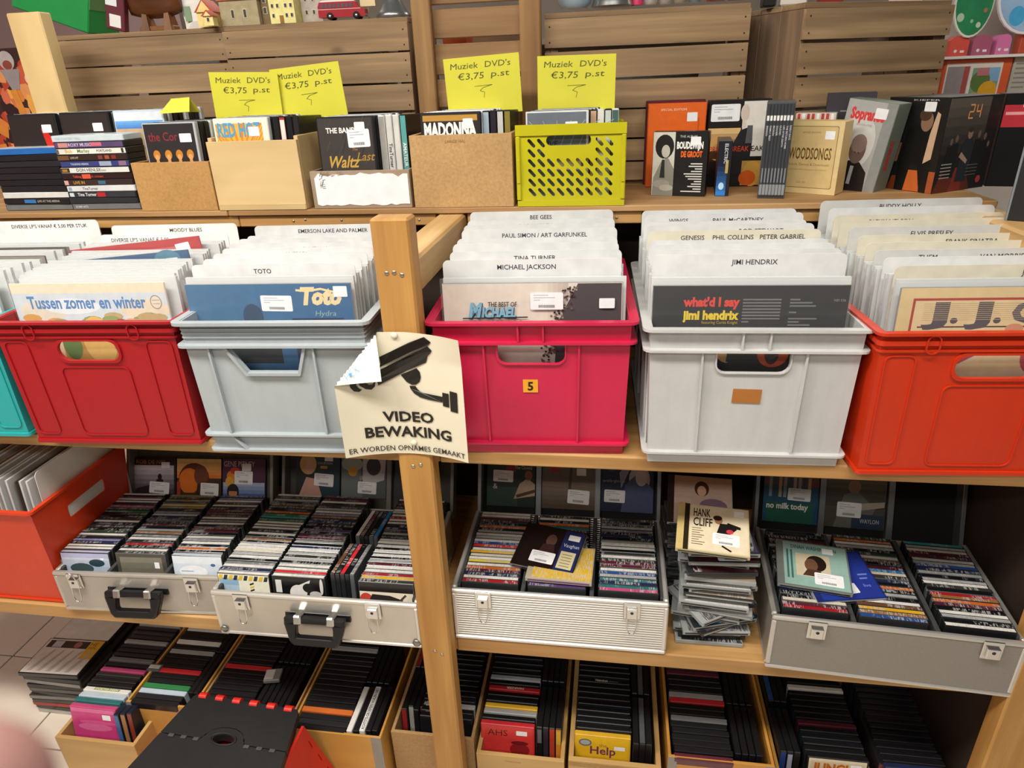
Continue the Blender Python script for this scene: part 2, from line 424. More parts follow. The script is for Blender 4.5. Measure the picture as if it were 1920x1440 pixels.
# screws in the middle post and a metal hook plate near its foot
SCREW = solid('#b9b4a8', .3, .9, .05)
def screw(x, y, z, r=.004):
    return obj('screw', MB().lathe([(r*.2, 0), (r, 0), (r, .0006), (r*.5, .0012)], 10), SCREW, SH, (x, y, z), (radians(90), 0, 0))
for x, z in ((.020, 1.405), (.033, 1.406), (.046, 1.402), (.028, 1.03), (.043, 1.034), (.03, .56), (.045, .552)):
    screw(x, -.0452, z)
for x, z in ((-.36, 1.404), (-.33, 1.407), (-.24, 1.405), (.4, 1.404), (-.052, 1.404)):
    screw(x, .4238, z, .003)
hk = obj('wall_hook', MB().lathe([(.0, 0), (.013, 0), (.013, .003), (.004, .005), (.0, .005)], 20), solid('#b9b6ae', .35, .6), SH, (.036, -.0452, .145), (radians(90), 0, 0))
obj('hook_wire', MB().tube([(0, .0, .008), (.002, -.012, .011), (.004, -.022, .012), (.009, -.028, .010), (.008, -.02, .008)], .0022, 8), CHROME, hk)

# ------------------------------------------------------------------ wooden fruit crates on top
def fruit_crate(label, loc, rotz, W, H, D, zs, seed, ends=(1, 1), tone=CRATEW):
    t = thing('fruit_crate', label, 'crate', loc, (0, 0, rotz), 'old wooden fruit crates along the back')
    r = random.Random(seed)
    for z0, z1 in zs:
        a = r.uniform(-.004, .004); m = MB(); e0, e1 = r.uniform(-.002, .002), r.uniform(-.002, .002)
        zc = (z0+z1)/2
        m.hexa([(-W/2, -.005, z0-zc+e0), (W/2, -.005, z0-zc+e1), (W/2, .005, z0-zc+e1), (-W/2, .005, z0-zc+e0),
                (-W/2, -.005, z1-zc-e1), (W/2, -.005, z1-zc+e0), (W/2, .005, z1-zc+e0), (-W/2, .005, z1-zc-e1)])
        s = obj('slat', m, tone, t, (W/2, .005, zc), (r.uniform(-.01, .01), a, 0))
        for sx in (-1, 1):
            for dz in (-.018, .016):
                obj('nail', MB().lathe([(0, 0), (.0022, 0), (.0016, .0008)], 6), solid('#2d2118', .6), s, (sx*(W/2 - .012), -.0052, dz), (radians(90), 0, 0))
    def pl(nm, x0, x1, y0, y1, z0, z1, mt):
        c = ((x0+x1)/2, (y0+y1)/2, (z0+z1)/2)
        obj(nm, MB().bbox(x0-c[0], x1-c[0], y0-c[1], y1-c[1], z0-c[2], z1-c[2], .001), mt, t, c)
    nb = 3
    for side, on in zip((0, W-.012), ends):
        for k in range(nb):
            pl('end_board', side, side+.012, .0105 + k*(D-.012)/nb, .0095 + (k+1)*(D-.012)/nb, 0, H-.0125, CRATEW_Z)
    for k in range(3):
        w3 = (D-.012)/3
        pl('side_board', 0, W, .0105 + k*w3, .0085 + (k+1)*w3, H-.012, H, tone)
        pl('side_board', .0125, W-.0125, .0105 + k*w3, .0085 + (k+1)*w3, 0, .010, tone)
    for x in (.0125, W-.0325):
        pl('corner_post', x, x+.02, .0108, .03, .0105, H-.0125, CRATEW_Z)
    return t
ZS = [(.334, .398), (.264, .329), (.194, .258), (.124, .189), (.066, .119), (.012, .061)]
fruit_crate('weathered fruit crate beside the pale pine post, yellow note in front', (-1.125, .745, 1.432), 0, .50, .412, .30, ZS, 3)
fruit_crate('weathered fruit crate under the red toy bus, next to the slatted frame', (-.622, .735, 1.432), 0, .495, .412, .30, [(a+.002, b+.002) for a, b in ZS], 5)
fruit_crate('brown fruit crate behind the yellow-green plastic crate and orange box', (.216, .735, 1.432), 0, .482, .402, .30, [(.325, .388), (.255, .319), (.185, .249), (.115, .179), (.06, .11), (.012, .055)], 8)
fruit_crate('turned fruit crate showing its boarded end, behind the boxed sets', (.806, .672, 1.432), radians(23), .40, .392, .26, [(.317, .380), (.246, .309), (.176, .239), (.106, .169), (.05, .10), (.012, .046)], 13)
# slatted frame between the crates
FR = thing('slatted_frame', 'tall brown frame of two uprights and cross boards between the fruit crates', 'frame', (-.105, .70, 1.432))
FRW = wood('#b8905c', '#8a663c', 'z', .8, .65); FRX = wood('#b58e60', '#84623e', 'x', .8, .65)
for x0, x1 in ((0, .048), (.264, .315)):
    obj('upright', MB().bbox(-(x1-x0)/2, (x1-x0)/2, -.0125, .0125, -.30, .30, .003), FRW, FR, ((x0+x1)/2, .0125, .30))
for z0, z1 in ((.432, .50), (.358, .422), (.276, .346), (.20, .266), (.12, .19), (.04, .11)):
    obj('cross_board', MB().bbox(-.155, .155, -.006, .006, -(z1-z0)/2, (z1-z0)/2, .002), FRX, FR, (.158, .0325, (z0+z1)/2))
RP = thing('rear_shelf', 'dim brown shelf wall standing behind the fruit crates', 'shelf', (0, 1.32, 0))
obj('back_sheet', MB().bbox(-1.15, 1.22, .10, .115, 0, 2.3, .002), solid('#7d7268', .8, 0, .2, 3), RP)
for z in (.5, .95, 1.4, 1.80): obj('rear_board', MB().bbox(-1.15, 1.22, 0, .0995, z-.01, z+.01, .002), solid('#8a7a66', .7), RP)
# goods behind the slats
def carton(label, loc, sx, sy, sz, col, cap, rz=0):
    t = thing('carton', label, 'box', loc, (0, 0, rz), 'goods behind the slats')
    obj('body', MB().bbox(-sx/2, sx/2, -sy/2, sy/2, 0, sz, .002), solid(col, .5), t)
    obj('lid_flap', MB().bbox(-sx/2-.001, sx/2+.001, -sy/2-.001, sy/2+.001, sz*.86, sz+.002, .001), solid(cap, .5), t)
carton('white carton seen through the gaps of the slatted frame', (.10, .86, 1.432), .15, .12, .42, '#e6e4e0', '#f0efec')
carton('orange carton seen through the gaps of the slatted frame', (-.03, .88, 1.432), .06, .10, .39, '#e2622a', '#c5551f')
carton('pale carton seen through the gap beside the boarded crate end', (.75, .98, 1.432), .07, .10, .33, '#ece9e2', '#f4f2ee')
carton('white carton showing through the lower slat gaps behind the orange box', (.45, .90, 1.4425), .30, .10, .28, '#dedcd6', '#f0efec')
carton('cream carton showing through the slat gaps above the yellow note', (-.80, .90, 1.4425), .30, .10, .33, '#d9cdb8', '#efe6d4')
carton('grey carton showing through the slat gaps behind the yellow price cards', (-.38, .90, 1.4425), .30, .10, .33, '#c9c6c0', '#dddad4')

# ------------------------------------------------------------------ things standing on the crates
ZT = 1.8455
t = thing('green_box', 'bright green box leaning above the pale pine post', 'box', (-1.03, .80, ZT+.001), (0, radians(20), 0))
obj('body', MB().bbox(-.22, 0, -.03, .10, 0, .30, .003), solid('#0c8a3f', .5, 0, .1, 6), t)
obj('side_label', MB().box(.0002, .0012, -.028, .098, .06, .09), solid('#5d8a52', .5), t)
t = thing('maroon_album', 'maroon album with white stickers leaning beside the green box', 'album', (-.975, .775, ZT), (0, radians(14), 0))
obj('cover', MB().bbox(-.004, .05, 0, .02, .0125, .16, .002), solid('#5f1f2c', .5), t)
obj('sticker', MB().box(.008, .04, -.001, -.0002, .02, .05), solid('#e8e6e2', .5), t)
obj('label_panel', MB().box(-.002, .03, -.001, -.0002, .07, .13), solid('#dfe3e6', .4), t)
# ship model
t = thing('ship_model', 'brown wooden ship hull model resting on a small stand', 'ship model', (-.835, .80, ZT))
hull = MB(); n = 9; rows = []
for k in range(n):
    x = -.075 + .15*k/(n-1); q = 1 - abs(x/.08)**2.2; w_ = .034*max(.05, q)**.6; kz = .030 + .012*(x/.075)**2
    rows.append([(x, -w_, .10), (x, -w_*.95, .075), (x, -w_*.55, kz+.012), (x, 0, kz), (x, w_*.55, kz+.012), (x, w_*.95, .075), (x, w_, .10)])
vs = [p for r in rows for p in r]; fs = [(i*7+j, (i+1)*7+j, (i+1)*7+j+1, i*7+j+1) for i in range(n-1) for j in range(6)]
hull.add(vs, fs + [tuple(range(7)), tuple(range((n-1)*7, n*7))] + [(i*7, (i+1)*7, (i+1)*7+6, i*7+6) for i in range(n-1)], 0, True)
obj('hull', hull, wood('#7c4a28', '#4a2a16', 'x', .8, .35, False), t)
for x in (-.03, .035):
    obj('stand_leg', MB().hexa([(x-.012, -.02, 0), (x+.012, -.02, 0), (x+.012, .02, 0), (x-.012, .02, 0), (x-.006, -.012, .045), (x+.006, -.012, .045), (x+.006, .012, .045), (x-.006, .012, .045)]), wood('#8a5a30', '#5b3a1e', 'z', 1, .5, False), t)
obj('stand_base', MB().bbox(-.05, .05, -.015, .015, 0, .012, .002), wood('#8a5a30', '#5b3a1e', 'x', 1, .5, False), t)
obj('rail', MB().tube([(-.07, -.012, .104), (-.03, -.03, .106), (.03, -.03, .106), (.07, -.012, .104)], .002, 6), solid('#caa46a', .5), t)
t = thing('paper_bag', 'crumpled white paper bag beside the ship model', 'bag', (-.735, .83, ZT))
bag = MB(); r = random.Random(4); rows = []
for k in range(6):
    z = .02*k; q = [(a*(.03+.004*r.random()), b*(.016+.006*r.random()), z) for a, b in ((-1,-1),(0,-1.2),(1,-1),(1,1),(0,1.2),(-1,1))]; rows.append(q)
bag.add([p for q in rows for p in q], [(i*6+j, i*6+(j+1) % 6, (i+1)*6+(j+1) % 6, (i+1)*6+j) for i in range(5) for j in range(6)] + [tuple(range(30, 36)), tuple(range(6))])
obj('bag_body', bag, solid('#e6e3de', .7), t)
obj('printed_label', MB().box(-.022, -.004, -.0262, -.0255, .02, .055), solid('#7f9a7a', .6), t)
# model houses
def house(label, x, y, w_, d, h, roofh, wall, roofc, wins, door=None, ridge='x'):
    t = thing('model_house', label, 'model house', (x, y, ZT), (0, 0, 0), 'model railway houses on the crates')
    m = MB().box(-w_/2, w_/2, -d/2, d/2, 0, h); obj('wall', m, solid(wall, .7, 0, .12, 60), t)
    if roofh:
        e = .004; r = MB()
        if ridge == 'x':
            r.add([(-w_/2-e, -d/2-e, h), (w_/2+e, -d/2-e, h), (w_/2+e, d/2+e, h), (-w_/2-e, d/2+e, h), (-w_/2-e, 0, h+roofh), (w_/2+e, 0, h+roofh)], [(0,1,5,4), (2,3,4,5), (0,4,3), (1,2,5), (0,3,2,1)])
        else:
            r.add([(-w_/2-e, -d/2-e, h), (w_/2+e, -d/2-e, h), (w_/2+e, d/2+e, h), (-w_/2-e, d/2+e, h), (0, -d/2-e, h+roofh), (0, d/2+e, h+roofh)], [(0,3,5,4), (1,4,5,2), (0,4,1), (2,5,3), (0,1,2,3)])
        obj('roof', r, solid(roofc, .6, 0, .1, 80), t)
        if ridge == 'y':
            g = MB().add([(-w_/2+.003, -d/2-e-.0006, h), (w_/2-.003, -d/2-e-.0006, h), (0, -d/2-e-.0006, h+roofh-.004), (-w_/2+.003, -d/2-e-.0002, h), (w_/2-.003, -d/2-e-.0002, h), (0, -d/2-e-.0002, h+roofh-.004)], [(0,1,2), (3,5,4), (0,3,4,1), (1,4,5,2), (2,5,3,0)])
            obj('gable', g, solid(wall, .7, 0, .12, 60), t)
    for (wx, wz, ww, wh) in wins:
        o = obj('window', MB().box(wx-ww/2-.001, wx+ww/2+.001, -d/2-.0012, -d/2-.0002, wz-.001, wz+wh+.001), solid('#efe7c8', .6), t)
        obj('pane', MB().box(wx-ww/2, wx+ww/2, -d/2-.0018, -d/2-.0013, wz, wz+wh), solid('#4a463c', .3), o)
    if door:
        obj('door', MB().box(door[0]-.005, door[0]+.005, -d/2-.0016, -d/2-.0002, 0, door[1]), solid('#96692f', .6), t)
    return t
house('small cream model house with a red gabled roof', -.668, .775, .046, .05, .034, .030, '#e7cf86', '#b5482c', [(-.004, .042, .006, .006)], None, 'y')
house('tiny cream model annex with a red roof, before the cream model house', -.645, .732, .026, .022, .022, .014, '#e9d58f', '#b5482c', [(.0, .010, .006, .008)], None, 'y')
house('stone model chapel with arched windows and an orange roof', -.578, .79, .105, .06, .058, .05, '#a89a78', '#c8632f', [(-.018, .018, .007, .018), (.016, .018, .007, .018)])
house('narrow brown model house beside the yellow model block', -.512, .80, .022, .05, .10, .02, '#7a6546', '#5d4631', [(-.001, .05, .008, .014), (-.001, .025, .008, .014)])
house('pale yellow model apartment block with rows of windows', -.462, .785, .068, .045, .10, .02, '#e6de93', '#a24d30', [(x, z, .006, .008) for z in (.014, .036, .058, .08) for x in (-.024, -.010, .012, .026) if not (z == .014 and x == -.010)], (-.003, .018))
house('grey model house with a shadowed side, next to the toy bus', -.395, .82, .055, .05, .11, .02, '#b5aba0', '#7d736a', [(x, z, .006, .009) for z in (.02, .05, .08) for x in (-.014, .006)])
# toy bus
t = thing('toy_bus', 'red toy bus with a white roof on the fruit crate', 'toy bus', (-.300, .765, ZT), (0, 0, radians(4)))
RED = solid('#a3222c', .3); prof = [(-.06, .006), (.060, .006), (.061, .022), (.045, .026), (.036, .040), (-.055, .040), (-.060, .03)]
obj('body', MB().plate(prof, [], -.014, .014), RED, t)
obj('roof', MB().plate([(-.054, .040), (.035, .040), (.028, .0445), (-.048, .0445)], [], -.0125, .0125), solid('#e6dcd2', .4), t)
for k in range(8): obj('window', MB().box(-.052+.0105*k, -.0435+.0105*k, -.0148, -.0141, .027, .036), solid('#6b5560', .2), t)
obj('stripe', MB().box(-.06, .05, -.0146, -.0141, .023, .0245), solid('#d9b3a6', .4), t)
for x in (-.03, .038):
    for y in (-.0145, .0145):
        wo = obj('wheel', MB().lathe([(.0, -.003), (.0085, -.003), (.0085, .003), (0, .003)], 14), solid('#1c1a1a', .7), t, (x, y, .0085), (radians(90), 0, 0))
        obj('hubcap', MB().lathe([(0, .0031), (.0045, .0031), (.003, .0045), (0, .005)], 12), CHROME, wo)
obj('bumper', MB().bbox(.058, .064, -.014, .014, .008, .012, .001), CHROME, t)
# pewter things
PEW = solid('#8f9190', .3, .8, .1, 20)
def lathed(name, label, cat, x, y, prof, mat, knob=None, z=ZT, group='bric-a-brac on the crates'):
    t = thing(name, label, cat, (x, y, z), (0, 0, 0), group)
    obj('body', MB().lathe(prof, 24), mat, t)
    if knob: obj('knob', MB().lathe([(a*knob, prof[-1][1] + b*knob) for a, b in ((0,0),(.4,.1),(.6,.6),(.5,1),(0,1.3))], 14), mat, t)
    return t
lathed('pewter_bell', 'pewter bell-shaped jar beside the slatted frame', 'jar', -.178, .80, [(.042, 0), (.045, .006), (.038, .014), (.028, .03), (.016, .05), (.014, .07), (.022, .09)], PEW, .01)
t = thing('price_tag', 'blank beige price tag hanging beside the toy bus', 'tag', (-.235, .772, ZT))
obj('card', MB().bbox(-.02, .02, -.001, .001, .028, .075, .0005), solid('#dcc79c', .7), t); obj('stick', MB().tube([(0, .002, 0), (0, .002, .06)], .0015, 6), solid('#8a7a5c', .6), t)
lathed('blue_vase', 'pale blue glass vase on the crate behind the yellow price card', 'vase', .285, .81, [(.03, 0), (.04, .01), (.045, .04), (.03, .08), (.02, .1)], solid('#9fb4c4', .2))
lathed('pewter_dome', 'pewter dish cover on the crate beside the blue vase', 'dish cover', .378, .80, [(.052, 0), (.05, .006), (.046, .02), (.034, .035), (.015, .043)], PEW, .012)
lathed('pink_tin', 'pink round tin on the crate beside the pewter cover', 'tin', .437, .80, [(.014, 0), (.014, .08), (.012, .082)], solid('#d83a6a', .35))
for i, (x, c, nm) in enumerate(((.47, '#d7d4cf', 'silver glass jar on the crate beside the pink tin'), (.505, '#c8c4bf', 'silver glass jar in the middle of the row on the crate'), (.54, '#b9b0a2', 'bronze-grey glass jar on the crate'), (.575, '#8fa0ab', 'blue-grey glass jar on the crate beside the red tins'))):
    lathed('glass_jar', nm, 'jar', x, .80 + .01*(i % 2), [(.013, 0), (.016, .006), (.016, .05), (.010, .06), (.010, .075), (.012, .08)], solid(c, .15, .5))
def tin(label, x, col, w_=.05):
    t = thing('tin_box', label, 'tin', (x, .80, ZT if x < .7 else 1.826), (0, 0, 0), 'bric-a-brac on the crates')
    obj('body', MB().bbox(-w_/2, w_/2, -.02, .02, 0, .07, .003), solid(col, .3), t); obj('lid', MB().bbox(-w_/2-.001, w_/2+.001, -.021, .021, .0705, .085, .002), solid(col, .25), t)
tin('dark red tin box on the crate corner', .625, '#a2231e', .045); tin('red tin box with a yellow side on the crate corner', .672, '#b5301f', .04)
tin('white box on the turned crate', .80, '#d9d4cb', .06); tin('black box at the edge of the turned crate', .745, '#1e1c1c', .03); tin('dark red box on top of the turned crate', .885, '#8a2a26', .05)
# figure poster and wall goods at the sides
po = thing('poster', 'orange and black poster with a silver-grey figure behind the pine post', 'poster', (-1.52, 1.02, 1.48), (0, 0, radians(-4)))
obj('sheet', MB().box(-.25, .10, 0, .004, 0, .36), solid('#3a2320', .5), po)
a = Art(); rr_ = random.Random(9)
for k in range(60):
    x, y = rr_.uniform(-.16, .075), rr_.uniform(.03, .30); c = rr_.choice(['#c8553a','#b8442c','#e08a3c','#f0b050','#d0603c','#2c1a1c','#d97455','#e89a60'])
    s_ = rr_.uniform(.014, .034); ang = rr_.uniform(0, 3)
    a.poly([(min(.098, x + s_*cos(ang+t_)*k_), y + s_*sin(ang+t_)*1.4*k_) for t_, k_ in ((0,1),(1.2,.7),(2.4,1.1),(3.6,.6),(5,.9))], c)
a.ell(-.01, .325, .03, .028, '#b9b2b2').ell(-.01, .312, .018, .014, '#8f4a3a').poly([(-.045,.30),(.03,.30),(.01,.24),(-.02,.24)], '#9a9294').poly([(-.03,.24),(-.005,.24),(.02,.10),(-.01,.10)], '#e0903c').ell(.055, .27, .014, .016, '#e6dedc')
a.build('printed_figure', po, (0, 0, 0), XF, ZF)
# wall rack with bright goods at the far right
RK = thing('display_rack', 'white wall rack behind the turned crate holding bright plastic goods', 'rack', (1.27, 1.12, 0))
obj('back_sheet', MB().box(0, .60, .16, .17, 1.2, 2.2), solid('#cfc7bd', .6), RK)
obj('shelf_strip', MB().box(0, .60, -.02, .16, 1.698, 1.705), solid('#f4ece6', .4), RK)
obj('shelf_strip', MB().box(0, .60, -.02, .16, 1.56, 1.568), solid('#f4ece6', .4), RK)
for i, (x, c, l) in enumerate(((1.333, '#d9574a', 'red rounded plastic case on the white wall rack'), (1.391, '#b4607e', 'mauve rounded plastic case on the white wall rack'), (1.446, '#e07ab0', 'pink rounded plastic case on the white wall rack'))):
    t = thing('rounded_case', l, 'case', (x, 1.16, 1.7055), (0, 0, 0), 'rounded cases on the rack')
    w_ = .024 if i < 2 else .018
    obj('shell', MB().plate(topround(-w_, 0, w_, .05, .016, 5), [], -.02, .02), solid(c, .25), t)
    obj('clasp', MB().lathe([(0, 0), (.005, 0), (.004, .002), (0, .003)], 10), solid('#eadfe0', .4), t, (-.008, -.0202, .012), (radians(90), 0, 0))
    obj('window', MB().box(.004, .014, -.0212, -.0202, .008, .014), solid('#f0e6e6', .3), t)
def plaque(label, x, z, rx, rz, face, rim, dots):
    t = thing('oval_pack', label, 'package', (x, 1.14, z), (radians(-4), 0, 0), 'oval packs hanging on the rack')
    el = lambda k: [(rx*k*cos(2*pi*i/28), rz*k*sin(2*pi*i/28)) for i in range(28)]
    obj('rim', MB().plate(el(1.0), [], -.004, .004), solid(rim, .3), t); obj('face', MB().plate(el(.93), [], -.006, -.0041), solid(face, .3, 0, .15, 20), t)
    a = Art()
    for (px, pz, pr, c) in dots: a.ell(px, pz, pr, pr*1.2, c)
    a.build('printed_spots', t, (0, -.006, 0), XF, ZF)
plaque('green oval pack with pale spots hanging on the wall rack', 1.347, 1.835, .049, .085, '#2f8a5a', '#e6e6da', [(-.03, -.035, .009, '#b9d3b4'), (.018, -.055, .006, '#c4dcbc'), (.03, -.02, .005, '#b07a4e'), (.0, -.045, .004, '#9ccaa4')])
plaque('pale blue and pink oval pack hanging on the wall rack', 1.488, 1.852, .085, .10, '#a9cdf0', '#f2eeee', [(.03, .0, .05, '#cdb8e4'), (.05, -.05, .03, '#e8c4dc'), (-.02, .02, .03, '#c4dcf4'), (-.03, -.055, .02, '#4fb4e8')])
t = thing('game_box', 'orange-edged box with a tropical picture on the wall rack', 'box', (1.388, 1.145, 1.5685), (0, 0, 0))
obj('body', MB().bbox(-.088, .085, -.02, .04, 0, .127, .002), solid('#df6034', .4), t)
a = Art(); a.rect(-.082, .0, .062, .118, '#e9ded6').rect(-.078, 0, -.02, .11, '#9a9090').rect(-.035, 0, -.022, .11, '#b0504a').rect(-.012, 0, .058, .105, '#79a48c').rect(.03, .07, .058, .105, '#86b4d8').ell(.012, .07, .025, .028, '#5f7a3e').ell(.035, .045, .024, .026, '#e0a528').ell(.0, .02, .02, .022, '#dc9a2c').ell(.03, .02, .012, .012, '#e4c49a').rect(.0, .085, .03, .104, '#c77a80')
a.build('printed_picture', t, (0, -.02, 0), XF, ZF)
t = thing('grey_pack', 'grey pack with ruled print beside the orange-edged box', 'package', (1.503, 1.145, 1.5685))
obj('body', MB().bbox(-.026, .05, -.02, .04, 0, .128, .002), solid('#b9b2a6', .5), t)
a = Art(); [a.rect(-.02, .05 + .012*k, .012, .054 + .012*k, '#8f8a80') for k in range(6)]; a.rect(-.02, .0, .02, .02, '#c7b22c').rect(.02, 0, .049, .12, '#8f6a4a')
a.build('printed_panel', t, (0, -.02, 0), XF, ZF)
t = thing('red_pack', 'red patterned pack on the white wall rack beyond the pink case', 'package', (1.515, 1.165, 1.7055))
obj('body', MB().bbox(-.025, .05, -.02, .02, 0, .052, .002), solid('#c4543c', .4), t); obj('badge', MB().lathe([(0, 0), (.012, 0), (.010, .002)], 14), solid('#5a5450', .5), t, (.0, -.0202, .024), (radians(90), 0, 0))
# ================================================================== film and music cases
DW, DT, DH = .135, .0145, .19
CASEP = tinted('case_plastic', .42); WRAP = tinted('printed_wrap', .3)
_db = MB().bbox(-DW/2, DW/2, -DT/2, DT/2, 0, DH, .0015).mesh('dvd_case', [CASEP])
_dw = MB()
_e = .0003
_dw.box(-DW/2+.001, DW/2-.005, -DT/2-_e, -DT/2-.0001, .003, DH-.004)
_dw.box(-DW/2-_e, -DW/2-.0001, -DT/2+.0012, DT/2-.0012, .003, DH-.004)
_dwm = _dw.mesh('cover_wrap', [WRAP])
def dvd(label, loc, col, group, rot=(0,0,0), body='#17171a', art=None, name='dvd_case'):
    o = link(name, _db, None, loc, rot, body); tag(o, label, 'dvd', group)
    if art: front_art(art, 'cover_print', o, 0, -DT/2, 0)
    else: link('cover_wrap', _dwm, o, (0,0,0), (0,0,0), col)
    return o
# the same case standing with its spine to the front
_sb = MB().bbox(-DT/2, DT/2, 0, DW, 0, DH, .0015).mesh('dvd_case', [CASEP])
_sw = MB().box(-DT/2+.0012, DT/2-.0012, -_e, -.0001, .003, DH-.003).mesh('spine_label', [WRAP])
_sw2 = MB().box(-DT/2+.002, DT/2-.002, -2*_e, -_e-.0001, .14, .182).mesh('spine_badge', [WRAP])
def dvd_spine(label, loc, col, group, rot=(0,0,0), body='#17171a', badge=None, txt=None, tcol='#e8e4da'):
    o = link('dvd_case', _sb, None, loc, rot, body); tag(o, label, 'dvd', group)
    s = link('spine_label', _sw, o, (0,0,0), (0,0,0), col)
    if badge: link('spine_badge', _sw2, s, (0,0,0), (0,0,0), badge)
    if txt: Art().text(txt, 0, 0, .008, tcol, bold=.01).build('spine_lettering', o, (-.0035, -.0006, .130), (0,0,-1), (1,0,0), .0004)
    return o
# lying flat, spine to the front
_fb = MB().bbox(-DH/2, DH/2, 0, DW, 0, DT, .0015).mesh('dvd_case', [CASEP])
_fw = MB().box(-DH/2+.003, DH/2-.003, -_e, -.0001, .0012, DT-.0012).mesh('spine_label', [WRAP])
_ft = MB().box(-DH/2+.003, DH/2-.003, .002, DW-.003, DT+.0001, DT+_e).mesh('top_wrap', [WRAP])
def dvd_flat(label, loc, col, group, rz=0, body='#17171a', items=(), top=None):
    o = link('dvd_case', _fb, None, loc, (0,0,rz), body); tag(o, label, 'dvd', group)
    link('spine_label', _fw, o, (0,0,0), (0,0,0), col)
    if top: link('top_wrap', _ft, o, (0,0,0), (0,0,0), top)
    if items:
        a = Art()
        for k in items:
            if k[0] == 't': a.text(k[1], k[2], k[3], k[4], k[5], bold=.012)
            else: a.rect(*k[1:])
        a.build('spine_lettering', o, (-DH/2, -.0003, 0), XF, ZF, .0002)
    return o
ZA = 1.4325
def open_box(name, label, x0, x1, y0, y1, z0, z1, mat, th=.006, cat='box', backz=None, edge=None, sidez=None, rot=0):
    """box without a lid: five boards"""
    t = thing(name, label, cat, (x0, y0, z0), (0,0,rot)); W, D, H = x1-x0, y1-y0, z1-z0; hb = backz or H; hs = sidez or H
    def b(nm, a0, a1, b0, b1, c0, c1):
        c = ((a0+a1)/2, (b0+b1)/2, (c0+c1)/2)
        return obj(nm, MB().bbox(a0-c[0], a1-c[0], b0-c[1], b1-c[1], c0-c[2], c1-c[2], .0008), mat, t, c)
    b('front_panel', 0, W, 0, th, 0, H); b('back_panel', 0, W, D-th, D, 0, hb)
    b('side_panel', 0, th, th+.0002, D-th-.0002, 0, hs); b('side_panel', W-th, W, th+.0002, D-th-.0002, 0, hs)
    b('bottom_panel', th+.0002, W-th-.0002, th+.0002, D-th-.0002, 0, th)
    return t
def portrait(a, x, y, s, skin, hair, cloth, hat=None):
    a.poly([(x-.9*s, y-2.2*s), (x+.9*s, y-2.2*s), (x+.8*s, y-1.2*s), (x+.3*s, y-.8*s), (x-.3*s, y-.8*s), (x-.8*s, y-1.2*s)], cloth)
    a.ell(x, y+.1*s, .62*s, .78*s, hair); a.rect(x-.16*s, y-1.0*s, x+.16*s, y-.4*s, skin); a.ell(x, y-.05*s, .42*s, .58*s, skin)
    a.poly([(x-.42*s, y+.15*s), (x+.42*s, y+.15*s), (x+.36*s, y+.62*s), (x-.36*s, y+.62*s)], hair)
    for d in (-1, 1): a.ell(x+d*.16*s, y+.02*s, .06*s, .035*s, '#2a211e', 8)
    a.rect(x-.12*s, y-.32*s, x+.12*s, y-.28*s, '#7c3f38')
    if hat: a.ell(x, y+.42*s, .6*s, .28*s, hat)
    return a

# ---- loose row at the far left, standing on a low carton
t = thing('low_carton', 'low flat brown carton under the row of films behind the stacks', 'carton', (-1.15, .50, ZA))
obj('body', MB().bbox(0, .475, 0, .22, 0, .033, .002), chip('#a98a60'), t)
obj('lid_flap', MB().bbox(-.001, .476, -.001, .10, .0332, .0345, .0004), chip('#b3946a'), t)
NM = ['left', 'middle', 'right']
covs = [('#241d1c', [('R', .02)]), ('#2a2320', []), ('#b79b76', [])]
for c in range(3):
    x = -1.062 + .1475*c
    for k in range(8):
        z = ZA + .0348; y = .515 + .0185*k
        body = ['#17171a', '#cfd2d4', '#17171a', '#d9dbdc', '#2a2b2e', '#17171a', '#dcdcda', '#17171a'][(k+c) % 8] if k else ('#17171a' if c < 2 else '#c8d6e2')
        art = None
        if k == 0:
            art = Art(); art.rect(-.064, .003, .064, .186, covs[c][0])
            if c == 0: art.poly([(.03,.11),(.06,.10),(.05,.13),(.035,.15),(.022,.155)], '#c4261f').tag(.025, .145, .027, .019)
            if c == 1: art.tag(.02, .145, .027, .019).ell(.02, .12, .02, .012, '#54443c')
            if c == 2: art.rect(-.064, .165, .064, .186, '#d8e0e6').grad(-.064, .148, .064, .166, '#4a7cc0', '#6aa6dc', 4).poly([(.0,.10),(.04,.14),(.064,.10)], '#a88a62')
        cc = RND.choice(['#2a2723', '#bcb7ae', '#3a4048', '#d9d6cc', '#6a5544'])
        dvd(('dark film case with a red streak, front of the loose row behind the stacks' if c == 0 else 'dark brown film case with a white sticker, front of the loose row' if c == 1 else 'pale blue and tan film case at the front of the loose row') if k == 0
            else f'upright film case, {ORD[k]} from the front in the {NM[c]} column behind the stacks', (x + .003*k, y, z), cc, 'loose row of films behind the stacks', (radians(-5), 0, 0), body, art)
# ---- stack of plain black cases
cols = [('#6f7375', '#3a3d40', 'clear grey'), ('#1a1a1c', '#17171a', 'black'), ('#dcdad4', '#d9dadb', 'white-spined'), ('#1b1c20', '#15161a', 'plain black'), ('#17181c', '#121317', 'plain black'), ('#1d1e22', '#17181c', 'plain black'), ('#17181b', '#131417', 'plain black'), ('#232428', '#1a1b1f', 'charcoal'), ('#1a1c20', '#14151a', 'plain black'), ('#2568b0', '#1d62ae', 'blue')]
z = ZA + .0003
for k, (s, b, n) in enumerate(cols):
    it = ()
    if k == 1: it = (('r', .062, .003, .095, .0115, '#2f74b0'), ('t', 'LIVE AT THE ARENA', .10, .005, .005, '#b9b4a8'))
    dvd_flat(f'{n} film case lying {ORD[k]} from the bottom of the black stack', (-1.052 + RND.uniform(-.004, .004) + (.006 if k > 6 else 0), .452, z), s, 'stack of black film cases', RND.uniform(-.03, .03) + (.10 if k == 9 else 0), b, it, '#d8dade' if k == 9 else None)
    z += DT + .0004
